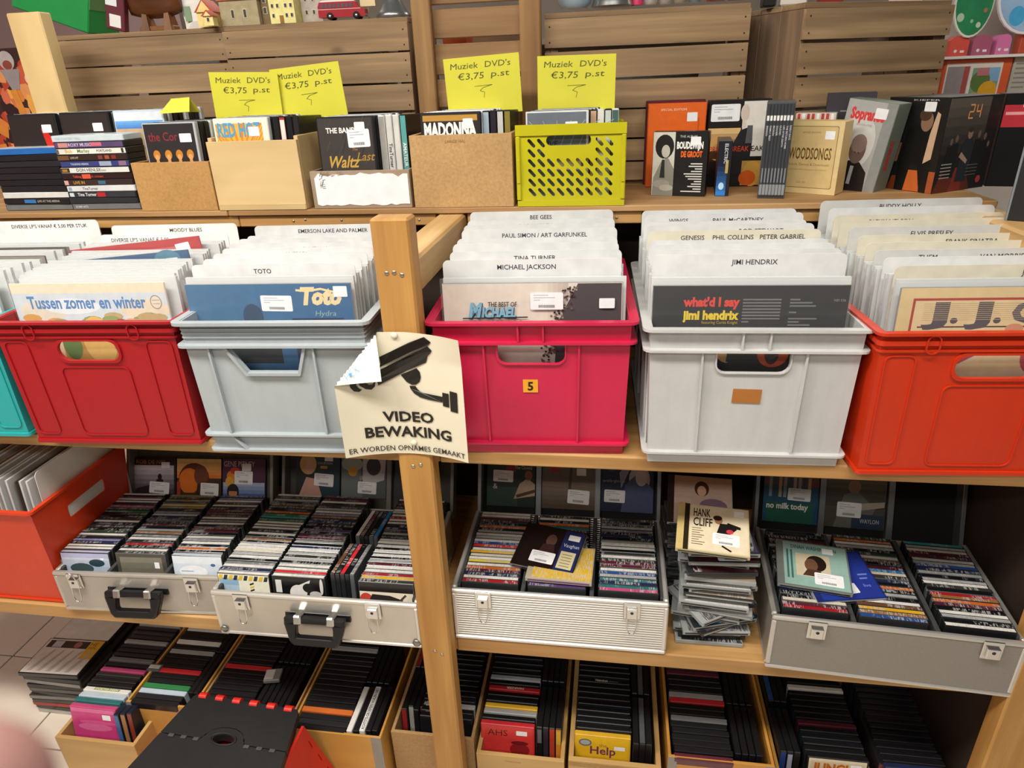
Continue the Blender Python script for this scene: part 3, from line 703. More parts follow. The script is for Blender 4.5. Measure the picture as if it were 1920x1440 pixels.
# ---- stack with printed spines
SP = [('#6d7073', '#4a4c50', 'grey', [('t', 'SOME HITS', .01, .005, .005, '#c8c8c8')]), ('#2a2c30', '#1d1e22', 'dark grey', []),
      ('#33363c', '#17171a', 'charcoal', [('r', .006, .003, .018, .012, '#c8d4e0'), ('t', 'Tina Turner', .028, .0042, .0075, '#e8e8ea'), ('r', .083, .002, .105, .0125, '#b5262c')]),
      ('#dfe0e0', '#d4d6d8', 'white', [('r', .006, .003, .015, .011, '#8fa3bd'), ('t', 'TinaTurner', .045, .0042, .0065, '#3a3c44')]),
      ('#3b2a26', '#17171a', 'dark brown', [('t', 'LIVE IN', .028, .004, .007, '#c49a3c'), ('r', .095, .003, .115, .011, '#3a6c80'), ('r', .003, .002, .014, .0125, '#cfa09a')]),
      ('#2e1a1a', '#17171a', 'dark red', [('r', .055, .002, .078, .0125, '#d9583a'), ('t', 'Talking', .030, .0045, .0055, '#d2553a'), ('t', 'in concert', .08, .0045, .0055, '#c94a35')]),
      ('#e3e2da', '#17171a', 'white', [('r', .0, .002, .026, .0125, '#3a2e20'), ('r', .006, .004, .02, .010, '#a8792e'), ('t', 'DON HENLEY', .045, .004, .0075, '#44444a'), ('t', 'LIVE INSIDE', .10, .0045, .0035, '#7a7a80')]),
      ('#39437c', '#17171a', 'navy', [('t', 'TALKING HEADS', .03, .0048, .0045, '#c9cfe4'), ('r', .108, .002, .14, .0125, '#9aa4b8'), ('r', .16, .002, .18, .0125, '#8a6a80')]),
      ('#35261f', '#17171a', 'brown', [('r', .0, .002, .03, .0125, '#6b4a2c'), ('t', 'LIVE AT', .035, .005, .0045, '#c9bfa8'), ('r', .11, .003, .122, .0115, '#843a34'), ('r', .128, .003, .14, .0115, '#a0512e'), ('r', .146, .003, .158, .0115, '#84302c')]),
      ('#e8e6da', '#17171a', 'white', [('t', 'Bob', .025, .004, .0085, '#d8a02a'), ('t', 'Marley', .058, .004, .0085, '#5c8a3c'), ('t', 'PORTLAND', .11, .005, .0055, '#33302c'), ('r', .0, .002, .008, .0125, '#5a5a5c'), ('r', .176, .002, .182, .0125, '#33302c')]),
      ('#5c4a72', '#17171a', 'purple', [('r', .012, .002, .038, .0125, '#c78a84'), ('t', 'ROXY MUSIC', .04, .004, .0075, '#d4c4e0'), ('r', .10, .004, .13, .0125, '#d26a7e')]),
      ('#cfdbe0', '#c8d4da', 'pale blue clear', [('t', 'THE CONCERT HALL', .01, .005, .005, '#9fb4c0')])]
z = ZA + .0003
for k, (s, b, n, it) in enumerate(SP):
    dvd_flat(f'film case with a {n} spine, {ORD[k]} from the bottom of the lettered stack', (-.862 + RND.uniform(-.003, .003), .450, z), s, 'stack of films with lettered spines', RND.uniform(-.015, .015), b, it, '#dfe6ea' if k == 11 else None)
    z += DT - .0003 + (.0004)

# ---- open boxes with films standing inside
MDF = chip('#c09255'); BOXW = wood('#dcc08c', '#c4a066', 'x', .7, .55, False, .5); CHIPB = chip('#c39c68')
b1 = open_box('film_box', 'small plain fibreboard box of films left of the pale wooden box', -.742, -.543, .418, .62, ZA, ZA+.112, MDF)
b2 = open_box('film_box', 'pale planed wooden box of films with a yellow price card', -.538, -.318, .416, .64, ZA, ZA+.154, BOXW, .010, sidez=.162)
obj('base_strip', MB().bbox(.001, .219, -.002, -.0002, .0, .014, .0006), BOXW, b2)
b3 = open_box('film_box', 'low wooden box with torn white tape on its front', -.300, -.064, .420, .64, ZA, ZA+.084, wood('#a9937c', '#8a7058', 'x', 1, .6, False, .5), .006)
tp = MB(); r = random.Random(2); top = []; bot = []
for k in range(21):
    x = .010 + .222*k/20; top.append((x, .080 - (.006*r.random() if k % 3 else .012*r.random()))); bot.append((x, .006 + .004*r.random()))
tp.plate(bot + top[::-1], [], -.0012, -.0003)
obj('torn_tape', tp, solid('#eceef0', .25, 0, .05, 30), b3)
a = Art(); r = random.Random(5)
for k in range(30):
    x = .022 + .008*r.random() + (.05*r.random() if k > 15 else 0); y = (.045 + .03*r.random()) if k <= 15 else .072 + .006*r.random()
    a.line([(x, y), (x + .006*r.random() + .002, y + .012*r.random())], .0007, '#6e665c')
a.build('pen_scribble', b3, (0, -.0013, 0), XF, ZF)
b4 = open_box('film_box', 'chipboard box of films beside the yellow-green plastic crate', -.056, .172, .416, .64, ZA, ZA+.155, CHIPB, .008)
Art().text('LARIGE HAL', .08, .138, .006, '#8a6a44', shear=.2).build('pencil_note', b4, (0, 0, 0), XF, ZF)
def filmrow(where, x, z, y0, n, dy, arts, grp, tilt=-4, bodies=None, dx=.003):
    for k in range(n):
        art = arts[0] if k == 0 else None
        body = (bodies[k % len(bodies)]) if bodies else '#17171a'
        cc = RND.choice(['#2a2723', '#3a4048', '#5b4030', '#4a5560', '#8a857c'])
        dvd(arts[1] if k == 0 else f'film case {ORD[k]} from the front in the {where}', (x + dx*k, y0 + dy*k, z), cc, grp, (radians(tilt), 0, 0), body, art)
B_, Wc, Cg = '#17171a', '#dfe0e0', '#b9bec2'
# A1
a = Art().rect(-.064, .003, .0625, .187, '#2c282a').text('the Cor', -.056, .150, .019, '#8a2c30', bold=.01, w=.075)
for i, x in enumerate((-.042, -.012, .016, .044)):
    a.poly([(x-.014, .08), (x+.014, .08), (x+.008, .108), (x-.008, .108)], '#3a2018'); a.ell(x, .119, .009, .011, '#c4812c', 12); a.ell(x, .113, .0055, .007, '#d9a066', 10); a.rect(x-.004, .096, x+.004, .107, '#cf9a60')
a.tag(.024, .146, .03, .019)
filmrow('small fibreboard box', -.640, ZA+.0075, .438, 9, .0175, (a, 'dark film case showing four blond heads, front of the small fibreboard box'), 'films in the fibreboard box', -4, [Cg, B_, B_, Wc, B_, B_, Cg, B_, B_])
# A2
a = Art().rect(-.066, .003, .0655, .187, '#efe7d4').rect(-.062, .0, .052, .178, '#e9b04c')
for k in range(18):
    t0, t1 = radians(8 + 9.6*k), radians(12 + 9.6*k); L0, L1 = .03, .14
    pts = [(-.005 + L*cos(t_), 0.10 + L*sin(t_)*.66) for L, t_ in ((L0, t0), (L1, t0), (L1, t1), (L0, t1))]
    a.poly([(min(.052, max(-.062, p)), min(.178, q)) for p, q in pts], '#d9862c')
a.text('RED HOT', -.058, .150, .029, '#4e9cc8', w=.105, bold=.03).tag(.018, .150, .026, .02).rr(.028, .126, .05, .138, .002, '#5aa0d0')
filmrow('planed wooden box', -.458, ZA+.0125, .436, 8, .017, (a, 'orange rayed film case with blue lettering, front of the pale wooden box'), 'films in the planed box', -4, [Wc, B_, Cg, B_, Wc, B_, B_, Wc])
for k, (c, n_, tx) in enumerate((('#202022', 'black', None), ('#b03434', 'red', 'HOP'), ('#1c1c20', 'black lettered', 'LIVE'), ('#2a2426', 'dark', None))):
    dvd_spine(f'{n_} film spine, {ORD[k]} beside the orange film in the planed box', (-.380 + .0152*k, .445 + .002*k, ZA+.0125), c, 'films in the planed box', (radians(-2), radians(1), 0), B_, '#e8e4da' if k == 1 else None, tx)
# A3
a = Art().rect(-.064, .003, .0625, .187, '#3d3835')
r = random.Random(3)
for k in range(26):
    x, y = r.uniform(-.06, .05), r.uniform(.02, .17); a.line([(x, y), (x+.01, y+.02)], .0012, r.choice(['#4b4541', '#332e2c', '#564f49']))
a.text('THE BAND', -.046, .156, .011, '#ece8e2', w=.07, bold=.03).text('The', .012, .118, .006, '#b08a3c', shear=.3).text('Last', .020, .096, .018, '#a5803a', shear=.35, bold=.01).text('Waltz', -.044, .082, .025, '#c19a48', shear=.35, bold=.02, w=.072).sticker(.004, .124, .052, .038, .03).tag(.022, .158, .024, .020)
filmrow('taped white-front box', -.208, ZA+.0075, .438, 9, .0165, (a, 'dark grey film case with gold script, front of the taped box'), 'films in the taped box', -3, [B_, B_, Wc, B_, Cg, Wc, B_, Wc, B_])
for k, (c, n_, tx, tc) in enumerate((('#a6a39c', 'grey', None, ''), ('#d4d2cc', 'pale grey lettered', 'TinaTurner', '#3a3a3e'), ('#d9d8d2', 'off-white', None, ''), ('#5fa7a4', 'teal lettered', 'AMATEUR', '#f0f0ea'))):
    dvd_spine(f'{n_} film spine, {ORD[k]} from the dark grey film in the taped box', (-.128 + .0155*k, .450 + .004*k, ZA+.0075), c, 'films in the taped box', (radians(-2), 0, 0), Wc if k < 3 else B_, None, tx, tc)
# A4
a = Art().rect(-.064, .003, .0625, .187, '#241c1a').rect(-.062, .172, .06, .184, '#b98a3c').text('MADONNA', -.060, .140, .028, '#f2f0ec', w=.118, bold=.05)
a.poly([(-.03, .115), (-.01, .136), (.01, .136), (-.01, .115)], '#b58c44').poly([(.0, .115), (.02, .136), (.03, .115), (.015, .105)], '#d0ab66').rect(-.062, .10, -.05, .136, '#6b5230').rect(.035, .10, .058, .136, '#7a3a24').tag(.028, .156, .022, .02)
filmrow('chipboard box', .034, ZA+.0095, .436, 9, .0165, (a, 'black and gold film case with white lettering, front of the chipboard box'), 'films in the chipboard box', -4, [B_, Wc, Wc, Wc, Wc, Wc, B_, Wc, Wc])
for k, (c, n_) in enumerate((('#a9bccb', 'pale blue'), ('#2a2230', 'dark violet'), ('#c9c9c4', 'pale grey'), ('#8a7c34', 'olive'))):
    dvd_spine(f'{n_} film spine, {ORD[k]} beside the black and gold film in the chipboard box', (.111 + .0153*k, .448 + .003*k, ZA+.0095), c, 'films in the chipboard box', (radians(-2), 0, 0), B_)
# ---- yellow-green plastic crate
YC = thing('folding_crate', 'yellow-green perforated plastic crate full of films', 'crate', (.184, .418, ZA))
YP = solid('#c2ba1c', .25, 0, .06, 8, 0, .6)
slots = []
def slot(cx, cz, L=.015, wd=.0036, ang=-48):
    a0 = radians(ang); o = []
    for s_, base in ((1, -90), (-1, 90)):
        for k in range(5):
            t_ = radians(base + 45*k); x, z = s_*L/2 + wd*cos(t_), wd*sin(t_); o.append((cx + x*cos(a0) - z*sin(a0), cz + x*sin(a0) + z*cos(a0)))
    return o
def inner(i, j): return .030 + .0208*i, .030 + .0205*j
for j in range(6):
    for i in range(9):
        x, z = inner(i, j)
        if j >= 4 and 1 < i < 7: continue
        if j == 3 and 3 <= i <= 5 and False: continue
        slots.append(slot(x, z))
grip = rrect(.062, .127, .158, .147, .0095, 4)
obj('front_panel', MB().plate(rrect(0, 0, .228, .165, .006), slots + [grip], 0, .005), YP, YC)
bk = [slot(*inner(i, j)) for j in range(5) for i in range(9)]
obj('back_panel', MB().plate(rrect(0, 0, .228, .165, .006), bk, .205, .210), YP, YC)
sl = [slot(.03 + .022*i, .03 + .0205*j) for i in range(7) for j in range(5)]
for sx in (0, .223):
    obj('side_panel', MB().plate(rrect(.0055, 0, .2045, .160, .004), sl, 0, .005, M=lambda x, y, z, sx=sx: (sx + y, x, z)), YP, YC)
obj('bottom_panel', MB().box(.0055, .2225, .0055, .2045, 0, .004), YP, YC)
for nm, z0, z1, d in (('rim', .148, .170, .004), ('base_rim', .0, .012, .003)):
    obj(nm, MB().plate([(-d, z0), (.228+d, z0), (.228+d, z1), (-d, z1)], [], -d, -.0002), YP, YC) if nm == 'base_rim' else obj(nm, MB().plate([(-d, z0), (.228+d, z0), (.228+d, z1), (-d, z1)], [rrect(.058, z0-.0+.0005, .162, z0+.0006, .0001, 1)], -d, -.0002), YP, YC)
for x in (-.004, .222):
    obj('corner_rib', MB().bbox(x, x+.010, -.005, .004, .013, .147, .002), YP, YC); obj('clip', MB().bbox(x+.001, x+.009, -.007, -.0052, .05, .10, .001), YP, YC)
a = Art(.2).rect(-.064, .003, .0625, .187, '#6d747e')
for k in range(7): a.line([(-.06+.02*k, .10), (-.04+.02*k, .15), (-.06+.03*k, .17)], .0015, '#9aa2ac')
a.tag(.018, .150, .026, .018).text('LIVE', -.03, .118, .012, '#2c3038', shear=.2).rect(-.005, .07, .052, .106, '#ddd8c4').text('Scarlet', .0, .10, .01, '#30343c')
filmrow('yellow-green crate', .268, ZA+.0048, .437, 8, .017, (a, 'grey-blue swirled film case, front of the yellow-green crate'), 'films in the yellow-green crate', -3, [Wc, B_, Cg, B_, Wc, B_, Wc, B_])
for k, (c, n_) in enumerate((('#c9a486', 'tan'), ('#e4e2da', 'white'), ('#c9d6d0', 'pale green'), ('#4a6a62', 'green-grey'))):
    dvd_spine(f'{n_} film spine, {ORD[k]} beside the swirled film in the yellow-green crate', (.345 + .0155*k, .450 + .003*k, ZA+.0048), c, 'films in the yellow-green crate', (radians(-2), 0, 0), Wc if k % 2 else B_)
# ---- yellow price cards
YEL = solid('#d8d23c', .6, 0, .04, 10)
def card(label, cx, y, ztop, rot, rz=0):
    t = thing('price_card', label, 'card', (cx, y, ztop-.125), (0, rot, rz), 'yellow price cards')
    obj('card', MB().box(-.089, .089, 0, .0008, 0, .125), YEL, t)
    a = Art(.6); ink = '#55571f'
    a.text('Muziek', -.074, .101, .0125, ink, w=.066, shear=.1).text("DVD's", .008, .101, .0125, ink, w=.060, shear=.1).text('\u20ac3,75', -.058, .078, .0135, ink, w=.062, shear=.1).text('p.st', .020, .080, .0125, ink, w=.044, shear=.1)
    a.line([(-.02, .062), (.022, .063), (.0, .058), (-.008, .052), (.003, .048), (.0, .037)], .0009, ink)
    a.build('handwriting', t, (0, 0, 0), XF, ZF)
card('yellow price card above the orange rayed film, leftmost of four', -.512, .588, 1.732, radians(2))
card('yellow price card above the film spines of the planed box, second of four', -.345, .596, 1.741, radians(-4))
card('yellow price card above the black and gold film in the chipboard box', .086, .592, 1.744, radians(-2.5))
card('yellow price card above the yellow-green plastic crate', .300, .592, 1.737, radians(.5))
t = thing('folded_note', 'small folded yellow note lying on top of the films', 'note', (-.655, .53, 1.6475))
obj('sheet', MB().add([(-.045, -.02, 0), (.035, -.02, .002), (.03, 0, .034), (-.02, 0, .032), (.04, .02, .0), (-.02, .02, .0), (-.018, -.001, .031), (.031, -.001, .033)], [(0, 1, 7, 6), (6, 7, 2, 3), (3, 2, 4, 5)]), YEL, t)

# ---- boxed sets at the right
def box_set(name, label, loc, rz, w_, d, h, col, ry=0, cat='box set', mat=None):
    t = thing(name, label, cat, loc, (0, ry, rz), 'boxed sets on the upper shelf')
    obj('slipcase', MB().bbox(0, w_, 0, d, 0, h, .0012), mat or solid(col, .35, 0, .08), t)
    return t
t = box_set('orange_box', 'orange boxed set with a framed panel, behind the black and white set', (.470, .672, ZA), 0, .137, .045, .193, '#e2611f')
a = Art().rect(.002, .002, .135, .191, '#e2661f').text('SPECIAL EDITION', .03, .177, .005, '#f2d6bc', w=.06).tag(.092, .152, .024, .02).rect(.018, .07, .098, .128, '#5a2c18').rect(.021, .07, .092, .125, '#d9812f').rect(.118, .05, .121, .16, '#c4501a')
a.build('cover_print', t, (0, 0, 0), XF, ZF)
t = box_set('maroon_box', 'maroon boxed set just behind the orange boxed set', (.466, .7195, ZA), 0, .142, .013, .199, '#5a1a22'); Art().rect(.01, .18, .1, .19, '#8a3a3c').build('cover_print', t, (0,0,0), XF, ZF)
t = box_set('prison_box', 'dark boxed set with two men and red lettering', (.612, .660, ZA), 0, .140, .048, .197, '#1d1a18')
a = Art().rect(.002, .002, .138, .195, '#171413').rect(.078, .07, .138, .193, '#dedad2').grad(.0, .06, .075, .135, '#3a2412', '#d8b27a', 6).poly([(.055, .03), (.10, .03), (.104, .11), (.09, .135), (.075, .13), (.06, .10)], '#1f1f22').poly([(.088, .10), (.104, .10), (.102, .14), (.09, .14)], '#55585c')
a.ell(.082, .168, .010, .019, '#cfc0b2').rect(.077, .135, .086, .152, '#d8cabd').ell(.03, .09, .028, .03, '#c89a5c').ell(.02, .075, .02, .01, '#4a2c18').rect(.085, .003, .137, .06, '#c99a52').ell(.11, .03, .022, .03, '#d9a850').ell(.1, .02, .02, .018, '#e0641e').text('PRISONBREAK', .006, .082, .012, '#c8431f', w=.092, bold=.01).text('EAK', .103, .082, .012, '#2a2622', w=.03, bold=.01).sticker(.004, .150, .066, .038)
a.build('cover_print', t, (0, 0, 0), XF, ZF)
t = box_set('music_box', 'black and white boxed set with a curly-haired portrait and orange letters', (.478, .545, ZA), radians(-14), .123, .030, .140, '#121212')
a = Art().rect(.001, .001, .122, .139, '#151516').rect(.001, .001, .05, .139, '#cfccc0').poly([(.002,.0),(.05,.0),(.05,.06),(.035,.085),(.02,.075),(.004,.04)], '#8f8d84').poly([(.018, .04), (.03, .04), (.028, .08), (.022, .08)], '#2c2b2a').ell(.027, .108, .021, .026, '#1a1918').ell(.03, .098, .0095, .014, '#bdb9ae').ell(.022, .027, .02, .009, '#a3a096').ell(.034, .018, .016, .007, '#b8b5aa')
a.text('BOUDEWIJN', .054, .104, .014, '#ecece8', w=.058, bold=.05).text('DE GROOT', .064, .086, .012, '#e2661f', w=.047, bold=.05).text('THE ALBUM', .06, .127, .005, '#c9c9c4').tag(.084, .112, .022, .017)
for k, L in enumerate((.026, .03, .016, .024, .04, .036, .03, .016, .022, .03, .018, .045)): a.rect(.113-L, .070-.0055*k, .113, .0725-.0055*k, '#d9d9d4')
a.build('cover_print', t, (0, 0, 0), XF, ZF)
a = Art().text('DE GROOT', 0, 0, .010, '#b8421c', bold=.03, w=.05); a.build('side_lettering', t, (.123, .02, .096), (0, 0, -1), (0, 1, 0))
t = box_set('blue_box', 'small slim blue boxed set between the portrait box and the row of spines', (.620, .520, ZA), radians(-6), .030, .12, .118, '#1b1e26')
a = Art().rect(.001, .001, .029, .117, '#171a22').grad(.001, .001, .022, .075, '#2f7fd0', '#141c3a', 7).ell(.012, .022, .006, .008, '#b8dcf8').rect(.018, .05, .024, .078, '#b9a05a'); a.build('cover_print', t, (0,0,0), XF, ZF)
Art().text('ELECTRIC', 0, 0, .007, '#c9ccd0', w=.042, bold=.02).build('side_lettering', t, (.014, 0, .113), (0,0,-1), (1,0,0), .0012)
t = box_set('spine_set', 'dark grey boxed set showing eight slim white-tipped spines', (.706, .484, ZA), radians(-12), .0565, .10, .197, '#55575a')
for k in range(8):
    s_ = obj('slim_spine', MB().bbox(.0020 + .0066*k, .0082 + .0066*k, -.003, -.0002, .004, .193, .0008), solid('#3c3e42', .3), t)
    a = Art().rect(.001, .156, .0056, .166, '#e6e6e4').rect(.0005, .004, .0061, .026, '#8b9094').rect(.0018, .030, .0048, .060, '#7b7f84'); a.build('tip_print', s_, (.0020 + .0066*k, -.003, .004), XF, ZF)
    Art().text(['BREAKIN', 'FAMILY FIRST', 'BROKEN', 'SOLDIER', 'DUSTED', 'LIFE AFTER DEATH', 'THE RETURN HOME', 'EARLY DAYS'][k], 0, 0, .0036, '#c9ccd0', bold=.01).build('spine_lettering', s_, (.0038 + .0066*k, -.003, .150), (0,0,-1), (1,0,0))
WS = solid('#d9bc80', .45, 0, .08)
t = box_set('song_box', 'tan wood-coloured boxed set with an inset panel and dark capitals', (.760, .580, ZA), radians(-34), .137, .055, .153, '#d9bc80', mat=WS)
a = Art().rect(.0, .0, .137, .153, '#dcc48e').poly(rrect(.012, .012, .127, .143, .004), '#8a7448').poly(rrect(.0135, .0135, .1255, .1415, .004), '#d3b880').text('LIMITED EDITION', .07, .128, .0035, '#7a6238', align='c').text('WOODSONGS', .072, .074, .024, '#6a5020', w=.092, bold=.02, align='c').text('Ballads, Demos & Downloads', .072, .060, .0055, '#8a6f42', w=.09, align='c').text('SIXTEEN RECORDINGS OF SONGS', .072, .050, .003, '#9a8050', w=.08, align='c').text('2CD SET', .05, .022, .004, '#8a7244').tag(.100, .116, .020, .017)
a.build('cover_print', t, (0, 0, 0), XF, ZF)
t = box_set('red_white_box', 'red and white patterned box peeking over the tan boxed set', (.80, .625, ZA), radians(-20), .085, .04, .165, '#c9c4bc')
a = Art(); [a.rect(.004+.010*k, .15, .010+.010*k, .164, ['#c23a2c', '#f0ece6', '#b52f28'][k % 3]) for k in range(8)]; a.build('cover_print', t, (0,0,0), XF, ZF)
t = box_set('grey_drama_box', 'grey-green boxed set leaning right, with a bald man and red letters', (.884, .610, ZA), radians(-42), .108, .062, .197, '#6f7a70', radians(7))
a = Art().rect(.001, .001, .107, .196, '#8a8d8a').rect(.001, .001, .085, .196, '#a9a9a6').ell(.04, .11, .04, .06, '#c9c9c6').poly([(.01,.002),(.085,.002),(.08,.05),(.06,.07),(.035,.07),(.015,.05)], '#1d1819').rect(.042, .02, .05, .06, '#9a9a9c').ell(.048, .095, .018, .03, '#6b5750').ell(.048, .108, .017, .02, '#85706a').rect(.042, .088, .046, .09, '#2c2422').rect(.05, .088, .054, .09, '#2c2422').text('Sopranos', .012, .158, .022, '#d43a3a', w=.075, bold=.05).text('SEASON ONE', .03, .145, .004, '#77797a').ell(.03, .018, .008, .008, '#d43a44').tag(.064, .163, .026, .021)
a.build('cover_print', t, (0, 0, 0), XF, ZF)
Art().text('SOPRANOS', 0, 0, .018, '#c23c3c', bold=.05, w=.062).build('side_lettering', t, (.108, .014, .120), (0,0,-1), (0,1,0))
t = box_set('dark_drama_box', 'dark violet-grey boxed set half hidden behind the leaning grey-green set', (.868, .640, ZA), radians(-12), .10, .028, .205, '#3a363c'); Art().rect(.03, .165, .05, .168, '#8a8a90').build('cover_print', t, (0,0,0), XF, ZF)
t = box_set('thriller_box', 'large black boxed set turned corner-on, glowing clock digits and a crouching man', (1.072, .505, ZA), radians(32), .168, .142, .193, '#151414')
a = Art().rect(.0005, .0005, .1675, .1925, '#1c1917').grad(.001, .08, .13, .19, '#2a2624', '#5f574e', 6).rect(.001, .001, .167, .075, '#1a1615').poly([(.0,.0),(.12,.0),(.10,.035),(.02,.045)], '#5f261a').poly([(.05,.0),(.09,.0),(.08,.05),(.06,.05)], '#7c2c20')
a.text('24', .066, .145, .028, '#e8924a', w=.042, bold=.04).ell(.087, .158, .03, .02, '#7a4a28') if False else None
SEG = '#f0a35a'
def seg7(x, y, on):
    for c_, (x0, y0, x1, y1) in zip('abcdefg', ((0,.026,.014,.029),(.012,.0145,.015,.0275),(.012,.0015,.015,.0125),(0,0,.014,.003),(-.001,.0015,.002,.0125),(-.001,.0145,.002,.0275),(0,.0125,.014,.0155))):
        if c_ in on: a.rect(x+x0, y+y0, x+x1, y+y1, SEG)
seg7(.066, .148, 'abged'); seg7(.088, .148, 'fgbc')
for x, s_ in ((.03, .8), (.045, .85), (.115, .9), (.135, .85), (.15, .7)):
    a.poly([(x-.012*s_, .03), (x+.012*s_, .03), (x+.011*s_, .10*s_+.015), (x-.011*s_, .10*s_+.015)], '#141414'); a.ell(x, .108*s_+.018, .006*s_, .009*s_, '#6a564a', 10)
a.poly([(.066,.02),(.10,.02),(.104,.095),(.094,.108),(.076,.108),(.066,.095)], '#22262c').ell(.085, .119, .008, .012, '#8f7464', 12).ell(.085, .126, .008, .006, '#3a2c22', 10).poly([(.062,.072),(.09,.056),(.092,.064),(.068,.082)], '#a98a78')
for k in range(5): a.rect(.012, .058-.007*k, .045, .060-.007*k, '#a8a29a')
for k in range(4): a.rect(.095, .052-.007*k, .13, .0535-.007*k, '#6a625c')
a.ell(.142, .02, .008, .008, '#a83a40').build('cover_print', t, (0, 0, 0), XF, ZF)
a = Art().rect(.0005, .0005, .1415, .1925, '#171616').poly([(.03,.0),(.11,.0),(.12,.02),(.09,.03),(.04,.03)], '#6e3218').poly([(.07,.001),(.11,.001),(.11,.045),(.075,.045)], '#c4632c').poly([(.05,.0),(.072,.0),(.08,.06),(.095,.06),(.112,.0),(.134,.0),(.12,.12),(.095,.145),(.06,.13),(.05,.07)], '#0e0d0d').poly([(.108,.06),(.125,.07),(.128,.16),(.12,.165),(.112,.12)], '#c9a98a').ell(.1, .145, .014, .02, '#8a6a52').ell(.094, .158, .014, .012, '#4a3526').rect(.127, .0, .1415, .045, '#a5532c').poly([(.03,.06),(.045,.06),(.05,.1),(.035,.1)], '#7c5a48')
a.text('KIEFER', .06, .186, .003, '#c9c4bc', w=.06).tag(.088, .165, .026, .019).build('side_print', t, (0, .142, 0), (0, -1, 0), (0, 0, 1))
t = box_set('black_box_small', 'black boxed set with a red label, behind the corner-on black set', (1.222, .60, ZA), radians(-12), .09, .06, .193, '#141416')
Art().rect(.002, .125, .05, .17, '#b8323c').rect(.006, .15, .04, .156, '#e6a0a0').tag(.035, .165, .022, .02).build('cover_print', t, (0,0,0), XF, ZF)
t = box_set('black_box', 'tall black boxed set with a pale edge at the end of the shelf', (1.120, .292, 1.4170), radians(-30), .16, .10, .212, '#17181a', mat=solid('#1a1b1d', .5, 0, .15, 60))
Art().rect(.0005, .0, .004, .212, '#7d8488').rect(.03, .14, .10, .20, '#b03a40').rect(.03, .05, .12, .12, '#4a5a4a').build('cover_print', t, (0,0,0), XF, ZF)
